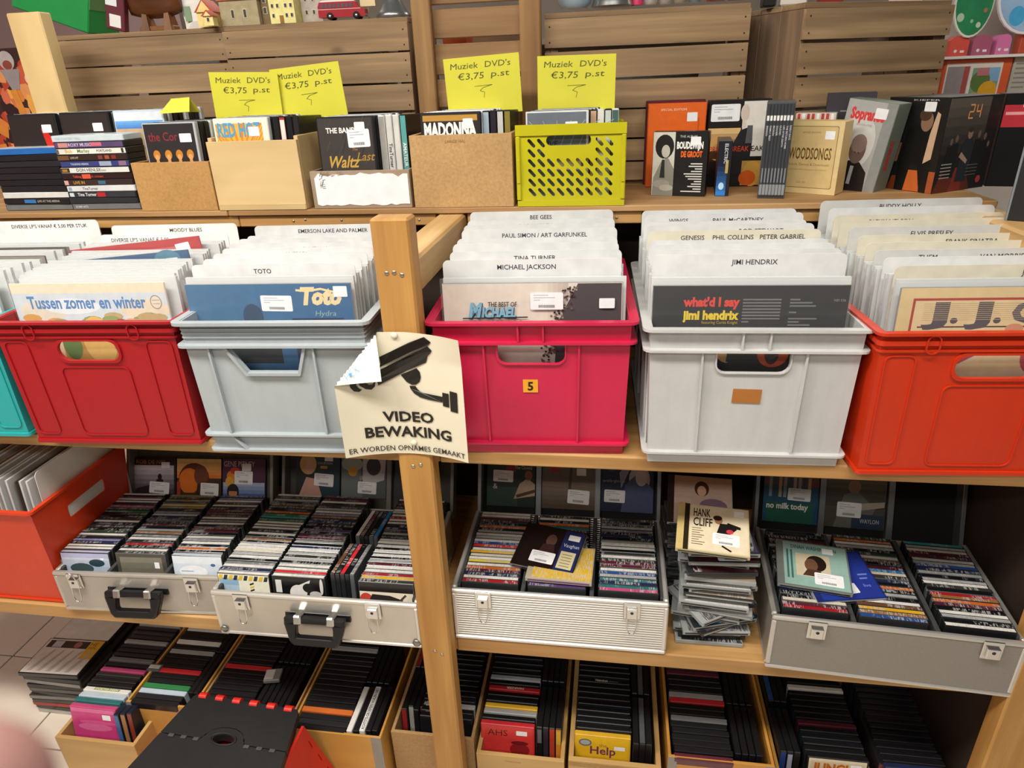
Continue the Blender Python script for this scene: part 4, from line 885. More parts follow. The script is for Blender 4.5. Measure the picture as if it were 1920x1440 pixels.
# ================================================================== plastic record crates on the middle shelf
ZB = 1.0435
def record_crate(name, label, xc, yf, Wt, Wb, H, D, col, style, hole, scuff=.10, z=ZB, rot=0):
    """crate that narrows downwards; origin at the middle of the front edge of its base"""
    t = thing(name, label, 'crate', (xc, yf, z), (0, 0, rot), 'plastic record crates'); P = plastic(col, .40, scuff)
    sl = (Wt-Wb)/2                                   # inward slope towards the base
    def kx(zz): return (Wb + (Wt-Wb)*zz/H) / Wt
    def fy(zz): return sl*(1 - zz/H)
    Mf = lambda x, y, zz: (x*kx(zz), fy(zz) + y, zz)
    Mb = lambda x, y, zz: (x*kx(zz), D - fy(zz) + y, zz)
    zz_ = [k*H/6 for k in range(7)]
    outer = [(-Wt/2, 0), (Wt/2, 0), (Wt/2, H), (-Wt/2, H)]
    obj('front_panel', MB().plate(outer, [hole] if hole else [], 0, .004, Mf), P, t)
    obj('back_panel', MB().plate(outer, [], -.004, 0, Mb), P, t)
    for s_ in (-1, 1):
        Ms = lambda yy, e, zz, s_=s_: (s_*(Wt/2*kx(zz) - e), fy(zz) + .0042 + yy*(D - 2*fy(zz) - .0084), zz)
        so = [(0, 0), (1, 0), (1, H), (0, H)]
        sh = [(.5 + .13*cos(q), H*.80 + .018*sin(q)) for q in [2*pi*k/20 for k in range(20)]] if style == 'smooth' else rrect(.30, H*.70, .72, H*.82, .012) if style == 'plain' else None
        obj('side_panel', MB().plate(so, [sh] if sh else [], 0, .004, Ms), P, t)
    obj('bottom_panel', MB().box(-Wb/2+.005, Wb/2-.005, sl+.005, D-sl-.005, 0, .004), P, t)
    def ring(nm, z0, z1, e):
        k = kx(z0); f = fy(z0); w2 = Wt/2*k
        o = rrect(-w2-e, f-e, w2+e, D-f+e, e*.9+.004, 4); i = rrect(-w2+.0005, f+.0005, w2-.0005, D-f-.0005, .002, 2)
        return obj(nm, MB().plate(o, [i], z0, z1, lambda x, y, zq: (x, zq, y)), P, t)
    if style == 'euro':
        ring('rim', H-.004, H+.001, .013); ring('lower_rim', H-.0405, H-.0365, .012); ring('foot_rim', .022, .026, .011)
        for x in (-.085, .085):
            obj('rib', MB().plate([(x-.0018, .026), (x+.0018, .026), (x+.0018, H-.041), (x-.0018, H-.041)], [], -.008, -.0002, Mf), P, t)
        for x in (-.022, .022):
            obj('short_rib', MB().plate([(x-.0015, H-.036), (x+.0015, H-.036), (x+.0015, H-.0045), (x-.0015, H-.0045)], [], -.010, -.0002, Mf), P, t)
        o = [(x, zq) for x, zq in hole]; cx = sum(p[0] for p in o)/len(o); cz = sum(p[1] for p in o)/len(o)
        big = [(cx + (x-cx)*1.045, min(H-.0405, cz + (zq-cz)*1.14)) for x, zq in o]
        obj('handle_edge', MB().plate(big, [o], -.004, -.0002, Mf), P, t)
    elif style == 'grey':
        ring('rim', H-.005, H+.001, .014); ring('lower_rim', H-.048, H-.0435, .014); ring('foot_rim', .036, .040, .013); ring('base_rim', .0, .004, .010)
        for k in range(3): ring('band', H-.016-.008*k, H-.014-.008*k, .003)
        for x in (-.125, .075):
            obj('rib', MB().plate([(x-.002, .040), (x+.002, .040), (x+.002, H-.0485), (x-.002, H-.0485)], [], -.009, -.0002, Mf), P, t)
        obj('rib', MB().plate([(-.128, .036), (-.124, .036), (-.098, .004), (-.102, .004)], [], -.009, -.0002, Mf), P, t)
        big = [(-.098, H-.0485), (-.0645, H-.106), (.0425, H-.106), (.062, H-.0485), (.056, H-.0485), (.0385, H-.1005), (-.0605, H-.1005), (-.091, H-.0485)]
        obj('handle_edge', MB().plate(big, [], -.008, -.0002, Mf), P, t)
    elif style == 'plain':
        ring('rim', H-.005, H+.001, .008); ring('foot_rim', .003, .008, .004)
    else:
        ring('rim', H-.004, H+.001, .011); ring('band', H-.022, H-.014, .006); ring('lower_rim', H-.034, H-.030, .004); ring('foot_rim', .003, .010, .005)
        def ridge(x0, z0, x1, z1, r):
            o = rrect(x0, z0, x1, z1, r); i = rrect(x0+.0022, z0+.0022, x1-.0022, z1-.0022, r-.002)
            obj('embossed_panel', MB().plate(o, [i], -.0022, -.0002, Mf), P, t)
        ridge(-.172, .022, -.122, H-.040, .012); ridge(.118, .022, .172, H-.040, .012); ridge(-.072, .020, .072, H-.093, .014)
        hx = [p[0] for p in hole]; hz = [p[1] for p in hole]
        o = rrect(min(hx)-.004, min(hz)-.005, max(hx)+.004, max(hz)+.004, .018); obj('handle_edge', MB().plate(o, [hole], -.0035, -.0002, Mf), P, t)
        for x in (-.105, .105):
            obj('hinge_lug', MB().plate(rrect(x-.011, H-.036, x+.011, H-.004, .010), [rrect(x-.009, H-.034, x+.009, H-.006, .008)], -.0085, -.0065, Mf), P, t)
    return t
hole_eu = lambda H: rrect(-.060, H-.080, .060, H-.042, .014, 5)[:12] + [(.060, H-.042)][:0] if False else [(-.060, H-.042), (-.060, H-.060)] + [(-.044 + .016*cos(radians(180+22.5*k)), H-.064 + .016*sin(radians(180+22.5*k))) for k in range(5)] + [(.044 + .016*cos(radians(270+22.5*k)), H-.064 + .016*sin(radians(270+22.5*k))) for k in range(5)] + [(.060, H-.060), (.060, H-.042)]
hole_gr = lambda H: [(-.089, H-.050), (-.0595, H-.099), (.0375, H-.099), (.054, H-.050)]
hole_pill = lambda H: rrect(-.062, H-.080, .062, H-.040, .0195, 6)
record_crate('record_crate', 'teal plastic crate of records at the far left end', -.985, -.03, .360, .346, .262, .43, '#27a3a3', 'smooth', hole_pill(.262), .06, ZB, radians(2.5))
red = record_crate('record_crate', 'red plastic crate of records between the teal and grey crates', -.593, -.034, .362, .350, .266, .43, '#a3121a', 'smooth', hole_pill(.266), .10, ZB, radians(3))
gry = record_crate('record_crate', 'pale grey-blue plastic crate with a slanted grip opening', -.214, -.032, .344, .328, .270, .43, '#aab2b6', 'grey', hole_gr(.270), .10, ZB, radians(3))
pnk = record_crate('record_crate', 'bright pink plastic crate with a yellow number five sticker', .2545, -.006, .348, .332, .266, .43, '#c61e48', 'euro', hole_eu(.266), .10, ZB, radians(2.8))
wht = record_crate('record_crate', 'white plastic crate with a small brown sticker', .6305, -.016, .344, .330, .262, .43, '#c3c3c2', 'euro', hole_eu(.262), .12, ZB, radians(1.6))
orn = record_crate('record_crate', 'orange-red plastic crate of records at the right end', .997, -.026, .362, .348, .266, .43, '#c8320d', 'smooth', hole_pill(.266), .10, ZB, radians(3.5))
s5 = obj('number_sticker', MB().box(-.0135, .0135, -.0006, -.0002, -.0125, .0125), solid('#e2a024', .5), pnk, (-.003, .0032, .1415), (radians(-1.7), 0, 0))
Art().text('5', 0, -.008, .016, '#1a1614', align='c', bold=.03).build('numeral', s5, (0, -.0006, 0), XF, ZF)
obj('brown_sticker', MB().plate([(-.024, -.012), (.024, -.013), (.025, .013), (-.023, .014)], [], -.0006, -.0002), solid('#a5682c', .6, 0, .1), wht, (-.004, .0027, .137), (radians(-1.5), 0, 0))

# ------------------------------------------------------------------ records and divider cards
RZ = {'records in the pink crate': radians(2.8), 'records in the white crate': radians(1.6), 'records in the grey crate': radians(3), 'records in the red crate': radians(3), 'records in the teal crate': radians(2.5), 'records in the orange crate': radians(3.5)}
LW, LH = .320, .316
_lpb = MB().bbox(-LW/2, LW/2, -.0018, .0018, 0, LH, .0008).mesh('record', [tinted('record_cover', .35)])
_slv = MB().box(-LW/2-.0025, LW/2+.0025, -.0026, .0026, -.002, LH+.006).mesh('outer_sleeve', [clear('sleeve_film', '#f2f4f4', .42, .10)])
_slv2 = MB().box(-LW/2-.0025, LW/2+.0025, -.0034, .0034, -.002, LH+.006).mesh('outer_sleeve', [clear('milky_sleeve_film', '#dfe2e2', .80, .2)])
_fine = clear('front_sleeve_film', '#f6f8f8', .055, .06)
_slv3 = MB().box(-LW/2-.003, LW/2+.003, -.0032, .0032, -.002, LH+.008).mesh('outer_sleeve', [_fine])
def record(label, loc, col, group, art=None, tilt=-3, ry=0, milky=True, rz=0.0):
    o = link('record', _lpb, None, loc, (radians(tilt), ry, rz or RZ[group]), col); tag(o, label, 'record', group)
    if art: front_art(art, 'cover_print', o, -LW/2, -.0018, 0)
    link('outer_sleeve', _slv3 if art else (_slv2 if milky else _slv), o)
    return o
CARDW = tinted('card_stock', .55)
_cm = {}
def divider(label, loc, h, group, txt=None, col='#f1f1ee', tilt=-3, w_=.318, size=.0085):
    k = (round(h, 4), w_)
    if k not in _cm: _cm[k] = MB().plate(topround(-w_/2, 0, w_/2, h, .010), [], -.0007, .0007).mesh('divider_card', [CARDW])
    o = link('divider_card', _cm[k], None, loc, (radians(tilt), 0, RZ[group]), col); tag(o, label, 'divider', group)
    if txt:
        a = Art(.6)
        for s_, x in txt: a.text(s_, x, h-.0175, size, '#35353a', align='c', bold=.006)
        a.build('heading', o, (0, -.0007, 0), XF, ZF)
    return o
def fill(where, grp, xc, zb, front, cards, x_back=0.0, cols=None, tilt=-3, lps=2):
    """front record, then divider cards at the given depths with sleeved records between them"""
    ys = [c[0] for c in cards]
    if front: record(front[0], (xc, front[2], zb), '#888888', grp, front[1], tilt)
    n = 0; prev = front[2] if front else ys[0]-.03
    for i, c in enumerate(cards):
        gap = c[0] - prev
        m = lps if i else 1
        for k in range(m):
            y = prev + gap*(k+1)/(m+1); f_ = (y-ys[0])/(ys[-1]-ys[0]+1e-6); n += 1
            record(f'sleeved record, {ORD[n]} from the front in the {where}', (xc + x_back*f_ + RND.uniform(-.003, .003), y, zb + RND.uniform(0, .004)), RND.choice(cols or ['#d8d6d0', '#c9c5bb', '#2c2c30', '#dedcd6', '#6a7a84', '#b9a48a', '#8a3a34', '#e4e2dc']), grp, None, tilt)
        f_ = (c[0]-ys[0])/(ys[-1]-ys[0]+1e-6)
        divider(f'{c[3] if len(c) > 3 else "white"} divider card, {ORD[i]} from the front in the {where}', (xc + x_back*f_ + RND.uniform(-.003, .003), c[0], zb), c[1]-zb, grp, c[2], {'cream': '#ddd7c4', 'white': '#dddede', 'pale grey': '#d0d0cd'}[c[3] if len(c) > 3 else 'white'], tilt)
        prev = c[0]
ZL = ZB + .0065
# pink crate
a = Art(.25).rect(.001, .001, LW-.001, LH-.001, '#d9cfc2').grad(.18, .001, .225, LH-.001, '#d6ccbf', '#b8aaa0', 5, True)
a.poly([(.19, .002), (LW-.002, .002), (LW-.002, LH-.002), (.242, LH-.002), (.222, .275), (.205, .24)], '#32242a')
for k in range(170):
    y = RND.uniform(.15, LH-.006); e_ = .242 - (LH - y)*.52 if y > .24 else .203 - (.24 - y)*.15
    a.ell(e_ + RND.gauss(-.004, .006), y, .0022, .0022, RND.choice(['#32242a', '#4a3836', '#6d5a52', '#8f7d74']), 6)
a.text('THE BEST OF', .082, .274, .0085, '#4a4440', w=.052, shear=.1, bold=.02)
for d, c in ((.0012, '#27303a'), (0, '#7fb2cc')):
    a.text('M', .046+d, .2545-d, .026, c, w=.026, shear=.25, bold=.05).text('ICHAEL', .070+d, .2545-d, .018, c, w=.062, shear=.2, bold=.05)
a.line([(.036, .2525), (.152, .2545)], .0022, '#2a333c').text('JACKSON', .052, .237, .011, '#3a4650', w=.09, bold=.05).sticker(.158, .268, .058, .031).tag(.279, .270, .027, .018)
fill('pink crate', 'records in the pink crate', .253, ZL, ('beige and black record with blue lettering at the front of the pink crate', a, .024),
     [(.048, 1.401, [('MICHAEL JACKSON', -.008)]), (.10, 1.404, [('TINA TURNER', .0)]), (.15, 1.407, None), (.20, 1.406, None), (.25, 1.414, [('PAUL SIMON / ART GARFUNKEL', .012)]), (.295, 1.414, [('AL STEWART', .03)]), (.335, 1.416, [('BOB MARLEY', -.01)]), (.385, 1.425, [('BEE GEES', .0)])], -.020)
# white crate
a = Art(.2).rect(.001, .001, LW-.001, LH-.001, '#1d1c1f').text("what'd I say", .052, .280, .015, '#d23a30', w=.093, bold=.05).text('jimi hendrix', .052, .257, .015, '#e0c22c', w=.093, bold=.05).text('featuring Curtis Knight', .084, .249, .005, '#b89a2c', w=.06)
for k in range(8): a.rect(.150, .290-.0055*k, .150+(.062 if k < 7 else .012), .2925-.0055*k, '#6f6e70')
for k, L in enumerate((.016, .036, .042, 0, .012, 0, .046, .018, .036, .046, .05)):
    if L: a.rect(.226, .290-.0055*k, .226+L, .2925-.0055*k, '#6f6e70')
a.text('ND 526', .296, .288, .004, '#8a898c').rect(.15, .238, .21, .2405, '#6f6e70').rect(.15, .233, .195, .2355, '#6f6e70')
a.rect(.09, .15, .25, .235, '#15120f').ell(.118, .21, .016, .035, '#c89a62', 14, .5).ell(.128, .222, .012, .016, '#dab07a').poly([(.13, .18), (.19, .18), (.20, .235), (.135, .235)], '#181614').ell(.208, .195, .026, .024, '#c0481c').ell(.206, .196, .012, .02, '#2a120a').line([(.19, .21), (.24, .20)], .004, '#d9622c')
fill('white crate', 'records in the white crate', .622, ZL, ('black record with red and yellow lettering at the front of the white crate', a, .014),
     [(.045, 1.410, [('JIMI HENDRIX', .01)]), (.08, 1.410, [('CAMEL', .012), ]), (.115, 1.411, [('ERIC CLAPTON', .0)]), (.15, 1.411, [('CAT STEVENS', -.03)]), (.20, 1.418, [('GENESIS', -.075), ('PHIL COLLINS', .0), ('PETER GABRIEL', .09)], 'cream'), (.25, 1.419, [('ROD STEWART', .06)]), (.285, 1.419, None), (.33, 1.425, [('WINGS', -.09), ('PAUL McCARTNEY', .03)]), (.37, 1.426, None)], -.008)
# grey crate
a = Art(.2).rect(.001, .001, LW-.001, LH-.001, '#2c6396').grad(.001, .001, LW-.001, LH-.001, '#3c6a90', '#2d5f8e', 7, True).ell(.125, .252, .020, .026, '#27415f').rect(.20, .16, .30, .25, '#23305a').rect(.06, .16, .17, .235, '#22262c')
a.text('Toto', .222, .277, .030, '#e2cd9c', w=.078, shear=.25, bold=.06).line([(.216, .303), (.235, .301), (.262, .305), (.296, .297)], .004, '#e2cd9c').text('Hydra', .246, .254, .010, '#86a8a8', w=.04, shear=.2).sticker(.144, .264, .060, .030, -.02).tag(.286, .290, .026, .020)
fill('grey crate', 'records in the grey crate', -.238, ZL, ('blue record with cream script lettering at the front of the grey crate', a, .012),
     [(.040, 1.395, [('TOTO', -.02)]), (.085, 1.395, None), (.125, 1.396, None), (.165, 1.397, [('AMERICA', .0)]), (.205, 1.398, [('SANTANA', .03)]), (.245, 1.399, [('ROLLING STONES', .03)]), (.29, 1.396, None), (.335, 1.409, [('EMERSON LAKE AND PALMER', .025)])], -.022)
# red crate
a = Art(.25).grad(.001, .001, LW-.001, LH-.001, '#c9a06a', '#e2d6bc', 9).rect(.001, .24, LW-.001, .296, '#c9d4dc').ell(.06, .262, .05, .02, '#d8d2c0').ell(.27, .262, .05, .022, '#ddd0b8').ell(.12, .27, .06, .016, '#dde4ea')
a.text('Tussen zomer en winter', .030, .266, .024, '#4f82b8', w=.245, bold=.03).ell(.296, .277, .012, .014, '#9a8e76').ell(.296, .277, .010, .012, '#d9d2c0').line([(.288, .281), (.304, .281)], .001, '#8a7e66').line([(.289, .274), (.303, .274)], .001, '#8a7e66')
for k in range(20): a.ell(RND.uniform(.03, .3), RND.uniform(.235, .25), .02, .008, RND.choice(['#d9b878', '#cf9a50', '#b8a070', '#8a9a5a']), 10)
a.rect(.08, .15, .25, .236, '#b98a3c').ell(.16, .20, .035, .05, '#d9b060').ell(.15, .205, .006, .005, '#4a3018').ell(.175, .205, .006, .005, '#4a3018').ell(.215, .20, .028, .045, '#a0482a').ell(.10, .19, .02, .03, '#5a7a3a').ell(.238, .18, .012, .04, '#c8b48a')
record('pale record with blue lettering at the front of the red crate', (-.610, .012, ZL), '#d8ceb8', 'records in the red crate', a)
ys = [.028, .045, .062, .08, .098, .116, .134, .155]
for k, y in enumerate(ys): record(f'milky sleeved record, {ORD[k+1]} from the front in the red crate', (-.600 - .006*k + RND.uniform(-.005, .005), y, ZL + .004*RND.random()), RND.choice(['#e2e2de', '#d5d8da', '#e8e6e0']), 'records in the red crate')
a = Art(.3).rect(.001, .001, LW-.001, LH-.001, '#3d5878').rect(.001, .20, LW-.001, LH-.001, '#3a5a80').ell(.27, .30, .03, .02, '#4f7d94').tag(.265, .285, .028, .017)
record('dark blue record sticking up askew in the red crate', (-.632, .178, ZL+.012), '#3d5878', 'records in the red crate', a, -3, radians(-4.5))
for k, y in enumerate((.196, .212, .228, .244)): record(f'milky sleeved record, {ORD[k]} behind the askew blue record in the red crate', (-.640 - .005*k, y, ZL + .004*RND.random()), '#e4e4e0', 'records in the red crate')
a = Art(.3).rect(.001, .001, LW-.001, LH-.001, '#b23a3c').tag(.260, .283, .034, .020, .1).rect(.01, .2, .2, .26, '#a03034')
record('red record sticking up askew in the red crate', (-.652, .262, ZL+.022), '#b23a3c', 'records in the red crate', a, -3, radians(-5))
for k, y in enumerate((.28, .297, .314)): record(f'milky sleeved record, {ORD[k]} behind the askew red record', (-.650 - .004*k, y, ZL + .006), '#e4e4e0', 'records in the red crate')
divider('white divider card for mixed records behind the red record', (-.655, .335, ZL), .342, 'records in the red crate', [("DIVERSE LP'S VANAF \u20ac 5,00", -.06)])
divider('white divider card, rearmost of the red crate', (-.650, .372, ZL), .356, 'records in the red crate', [('MOODY BLUES', .03)])
# teal crate
for k in range(12):
    y = .02 + .0285*k
    if k in (6, 9):
        a = Art(.3).rect(.001, .001, LW-.001, LH-.001, '#5d534c' if k == 9 else '#8d857c'); record('brown record among the milky sleeves of the teal crate' if k == 9 else 'grey-brown record among the milky sleeves of the teal crate', (-.99 - .004*k, y, ZL+.008), '#5d534c', 'records in the teal crate', a)
    else: record(f'milky sleeved record, {ORD[k]} from the front in the teal crate', (-.985 - .004*k + RND.uniform(-.006, .006), y, ZL + RND.uniform(0, .008)), RND.choice(['#e4e4e2', '#d9dadb', '#cfcac2']), 'records in the teal crate')
divider('white divider card naming a price, rearmost of the teal crate', (-1.012, .372, ZL), .368, 'records in the teal crate', [("DIVERSE LP'S VANAF \u20ac 5,00 PER STUK", .028)])
# orange crate
a = Art(.35).rect(.001, .001, LW-.001, LH-.001, '#d6c08e').rect(.022, .05, LW-.022, .298, '#a5382c').rect(.026, .05, LW-.026, .294, '#d9c598').line([(.036, .250), (.30, .250)], .0025, '#4a302c')
for s_, x, w_ in (('J', .040, .040), ('.', .084, .012), ('J', .106, .040), ('.', .150, .012), ('C', .176, .042), ('A', .222, .044), ('L', .268, .034)): a.text(s_, x, .258, .032, '#4a4750', w=w_, bold=.05)
for k in range(9): a.line([(.04, .262 + .0034*k), (.30, .262 + .0034*k)], .0006, '#cdb98a')
a.ell(.185, .247, .014, .008, '#c88a6a').rect(.06, .16, .26, .236, '#d9cfae').poly([(.08,.19),(.14,.235),(.24,.236),(.24,.22),(.15,.21),(.10,.18)], '#b83a4c').poly([(.10,.17),(.22,.18),(.24,.205),(.15,.205)], '#d9c79a').ell(.225, .20, .02, .03, '#b04a50')
fill('orange crate', 'records in the orange crate', 1.012, ZL, ('cream record with striped capital letters at the front of the orange crate', a, .012),
     [(.045, 1.392, [('J.J. CALE', .06)], 'cream'), (.085, 1.396, None), (.12, 1.400, [('THEM', -.07), ('VAN MORRISON', .06)], 'pale grey'), (.16, 1.404, None, 'cream'), (.20, 1.408, [('FRANK SINATRA', .04)], 'cream'), (.235, 1.416, [('ELVIS PRESLEY', -.01)], 'pale grey'), (.275, 1.420, None, 'cream'), (.31, 1.424, [('RICKY NELSON', -.05)], 'cream'), (.345, 1.432, None), (.385, 1.440, [('BUDDY HOLLY', .0)], 'pale grey')], -.036, ['#e2ded2', '#3f7a78', '#c08a94', '#d8d6d0', '#9ab0c0', '#e4dfd0'])

# ------------------------------------------------------------------ warning sheet on the middle post
SG = thing('warning_sheet', 'cream video surveillance sheet with a curled corner, pinned to the middle post', 'sign', (-.090, -.0475, 1.060))
SW_, SHh, N = .233, .242, 40
def sheet_y(x, z): return -2.0*(x-.118)**2 - .010*max(0, (z-.19)/.05)*max(0, (x-.13)/.1)
fx0, fz0, fx1, fz1 = .0, .150, .080, .242                # fold line
dx, dz = fx1-fx0, fz1-fz0; Lf = math.hypot(dx, dz); nx, nz = -dz/Lf, dx/Lf
def warp(x, z):
    d = (x-fx0)*nx + (z-fz0)*nz
    if d > 0:
        return (x - 2*d*nx, sheet_y(x - d*nx, z - d*nz) - .003 - .35*d, z - 2*d*nz)
    return (x, sheet_y(x, z), z)
mb = MB(); vs = [warp(SW_*i/N, SHh*j/N) for j in range(N+1) for i in range(N+1)]
mb.v = vs
for j in range(N):
    for i in range(N):
        cx, cz = SW_*(i+.5)/N, SHh*(j+.5)/N
        mb.f.append([j*(N+1)+i, j*(N+1)+i+1, (j+1)*(N+1)+i+1, (j+1)*(N+1)+i]); mb.m.append(1 if (cx-fx0)*nx + (cz-fz0)*nz > 0 else 0); mb.s.append(True)
me = bpy.data.meshes.new('sheet'); me.from_pydata(mb.v, [], mb.f); me.materials.append(solid('#e2dac2', .5, 0, .05, 6)); me.materials.append(solid('#f0ece0', .45))
me.polygons.foreach_set('material_index', mb.m); me.polygons.foreach_set('use_smooth', mb.s); me.update(); link('sheet', me, SG)
K = '#17130f'; a = Art(.3)
a.poly([(0.0809, 0.1961), (0.1033, 0.2065), (0.1359, 0.2232), (0.162, 0.2347), (0.167, 0.2368), (0.1788, 0.2284), (0.1745, 0.2228), (0.1301, 0.2024), (0.0849, 0.1794), (0.0776, 0.1752), (0.0813, 0.1825)], K)
a.poly([(0.0654, 0.1627), (0.0802, 0.1721), (0.1296, 0.1971), (0.1714, 0.2201), (0.1789, 0.2124), (0.1751, 0.2065), (0.1698, 0.2013), (0.1654, 0.1882), (0.127, 0.17), (0.0728, 0.1414), (0.0716, 0.1523)], K)
a.poly([(0.0244, 0.1492), (0.0357, 0.1533), (0.0355, 0.1439), (0.0397, 0.1377), (0.044, 0.1356), (0.0389, 0.1314), (0.0303, 0.1335), (0.0253, 0.1408)], K)
a.poly([(0.0377, 0.1533), (0.0498, 0.1554), (0.0518, 0.1481), (0.0571, 0.1429), (0.0632, 0.1439), (0.0669, 0.1502), (0.0686, 0.1481), (0.0667, 0.1398), (0.06, 0.1339), (0.0503, 0.1356), (0.0413, 0.1429)], K)
a.poly([(0.1153, 0.1617), (0.1461, 0.1757), (0.1514, 0.169), (0.1524, 0.1586), (0.1497, 0.1502), (0.1422, 0.1439), (0.1342, 0.1429), (0.1248, 0.1481)], K)
a.ell(.1356, .1575, .0078, .0082, '#e2dac2').ell(.1356, .1575, .003, .003, K)
a.poly([(0.1296, 0.1408), (0.1409, 0.1408), (0.1434, 0.1356), (0.1488, 0.1304), (0.1546, 0.1283), (0.1911, 0.1256), (0.1902, 0.1143), (0.1634, 0.1158), (0.1478, 0.1189), (0.1365, 0.1262), (0.1305, 0.1356)], K)
a.poly([(0.1913, 0.1339), (0.2038, 0.1335), (0.2029, 0.1064), (0.1906, 0.1074)], K).poly([(0.206, 0.1394), (0.2204, 0.1385), (0.2193, 0.0989), (0.205, 0.0997)], K)
a.text('VIDEO', .1215, .0690, .0195, K, w=.096, bold=.03, align='c').text('BEWAKING', .1205, .0375, .0205, K, w=.163, bold=.03, align='c').text('ER WORDEN OPNAMES GEMAAKT', .1175, .0075, .0105, '#2a2620', w=.219, bold=.006, align='c')
po_ = a.build('printed_warning', SG, (0, 0, 0), XF, ZF, .0012, .00003)
for v in po_.data.vertices: v.co.y += sheet_y(v.co.x, v.co.z)
a = Art(.4).text('HEX', -.010, .0, .014, '#8fb8d8', w=.030, bold=-.01).poly([(-.002,.003),(.004,.006),(.0,.010)], '#5aa0d8')
ap = a.build('back_print', SG, (.036, 0, .166), (.8, 0, .6), (-.6, 0, .8), .002)
for v in ap.data.vertices:
    x, z = v.co.x, v.co.z; d = -((x-fx0)*nx + (z-fz0)*nz); v.co.y = sheet_y(x + d*nx, z + d*nz) - .0065 - .35*d
for x, z in ((.112, .236), (.126, .024)):
    obj('drawing_pin', MB().lathe([(0, 0), (.006, 0), (.0055, .002), (.003, .0032), (0, .0036)], 16), solid('#e9e2cc', .35), SG, (x, sheet_y(x, z)-.0012, z), (radians(90), 0, 0))
# ================================================================== lower shelf: records sideways, disc cases, loose discs
ZC = .5595
oc = record_crate('record_crate', 'orange plastic crate on the lower shelf with records stored sideways', -1.080, -.020, .392, .330, .290,   .32, '#d23a10', 'plain', None, .10, ZC)
# its side grip shows a white card behind; records stand facing sideways
_lps = MB().bbox(-.0018, .0018, -.114, .150, 0, .33, .0008).mesh('record', [tinted('record_cover', .35)])
_lpe = MB().box(-.0026, .0026, -.117, .152, -.001, .334).mesh('outer_sleeve', [clear('milky_sleeve_film', '#dfe2e2', .80, .2)])
for k in range(16):
    o = link('record', _lps, None, (-1.215 + .0180*k + RND.uniform(-.002, .002), .144, ZC + .0065), (0, radians(5), 0), RND.choice(['#8a7458', '#b8a888', '#5d5348', '#cfc8ba', '#6b6f70', '#a08a6c', '#d9d6ce']))
    tag(o, f'record edge, {ORD[15-k]} from the white card in the sideways orange crate', 'record', 'records stored sideways')
    if k % 3 != 1: link('outer_sleeve', _lpe, o)
dv = obj('divider_card', MB().plate(topround(-.120, 0, .150, .36, .012), [], -.0009, .0009, lambda x, y, z: (y, x, z)), solid('#d5d3cc', .55), None, (-.912, .144, ZC+.0065), (0, radians(4.5), 0)); tag(dv, 'large pale card standing sideways at the end of the lower orange crate', 'divider')

# ------------------------------------------------------------------ discs
CW, CT, CH = .1245, .0102, .142
JEWEL = tinted('jewel_plastic', .18); SPN = tinted('spine_paper', .3, True)
_cb = MB().bbox(-CW/2, CW/2, -CT/2, CT/2, 0, CH, .0009).mesh('disc_case', [JEWEL])
_cs = MB().box(-CW/2+.0025, CW/2-.0025, -CT/2+.0009, CT/2-.0007, CH+.0001, CH+.0004).mesh('spine_label', [SPN])
_cf = MB().box(-CW/2+.002, CW/2-.002, -CT/2-.0004, -CT/2-.0001, .003, CH-.003).mesh('front_sheet', [SPN])
def disc(label, loc, col, grp, rot=(0,0,0), body=None, art=None):
    o = link('disc_case', _cb, None, loc, rot, body or RND.choice(['#1c1d1f', '#2c2e30', '#55595b', '#26282a'])); tag(o, label, 'disc', grp)
    link('spine_label', _cs, o, (0,0,0), (0,0,0), col)
    if art: front_art(art, 'cover_print', o, -CW/2, -CT/2, 0)
    return o
def column(parent_m, colname, casename, grp, xc, y0, dy, z, cols, tilt=-7, art=None, rz=0.0):
    for k, ch in enumerate(cols):
        p = parent_m @ Vector((xc + RND.uniform(-.0015, .0015), y0 + dy*k, z + RND.uniform(-.001, .0015)))
        disc(f'{CNAME[ch]}-spined disc, {ORD[k]} from the front, {colname} of the {casename}', p, PAL[ch], grp, (radians(tilt), 0, rz), None, art if k == 0 else None)
FELT = solid('#3c3c3c', .9, 0, .2, 90); DARKIN = solid('#1a1a1b', .8, 0, .15)
def latch(parent, x, y, z, open_=True, s=1.0):
    l = obj('latch', MB().bbox(-.014*s, .014*s, -.003, 0, -.020*s, .014*s, .0008), CHROME, parent, (x, y, z))
    obj('latch_tongue', MB().bbox(-.009*s, .009*s, -.009, -.0032, -.016*s, .004*s, .001), CHROME, l)
    obj('keyhole', MB().lathe([(0, 0), (.0028*s, 0), (.0024*s, .0006)], 10), solid('#16161a', .4), l, (0, -.0092, -.003*s), (radians(90), 0, 0))
    if open_:
        obj('loop', MB().tube([(-.007*s, -.006, -.010*s), (-.008*s, -.010, -.035*s), (-.004*s, -.011, -.046*s), (.004*s, -.011, -.046*s), (.008*s, -.010, -.035*s), (.007*s, -.006, -.010*s)], .0011*s, 6), CHROME, l)
    return l
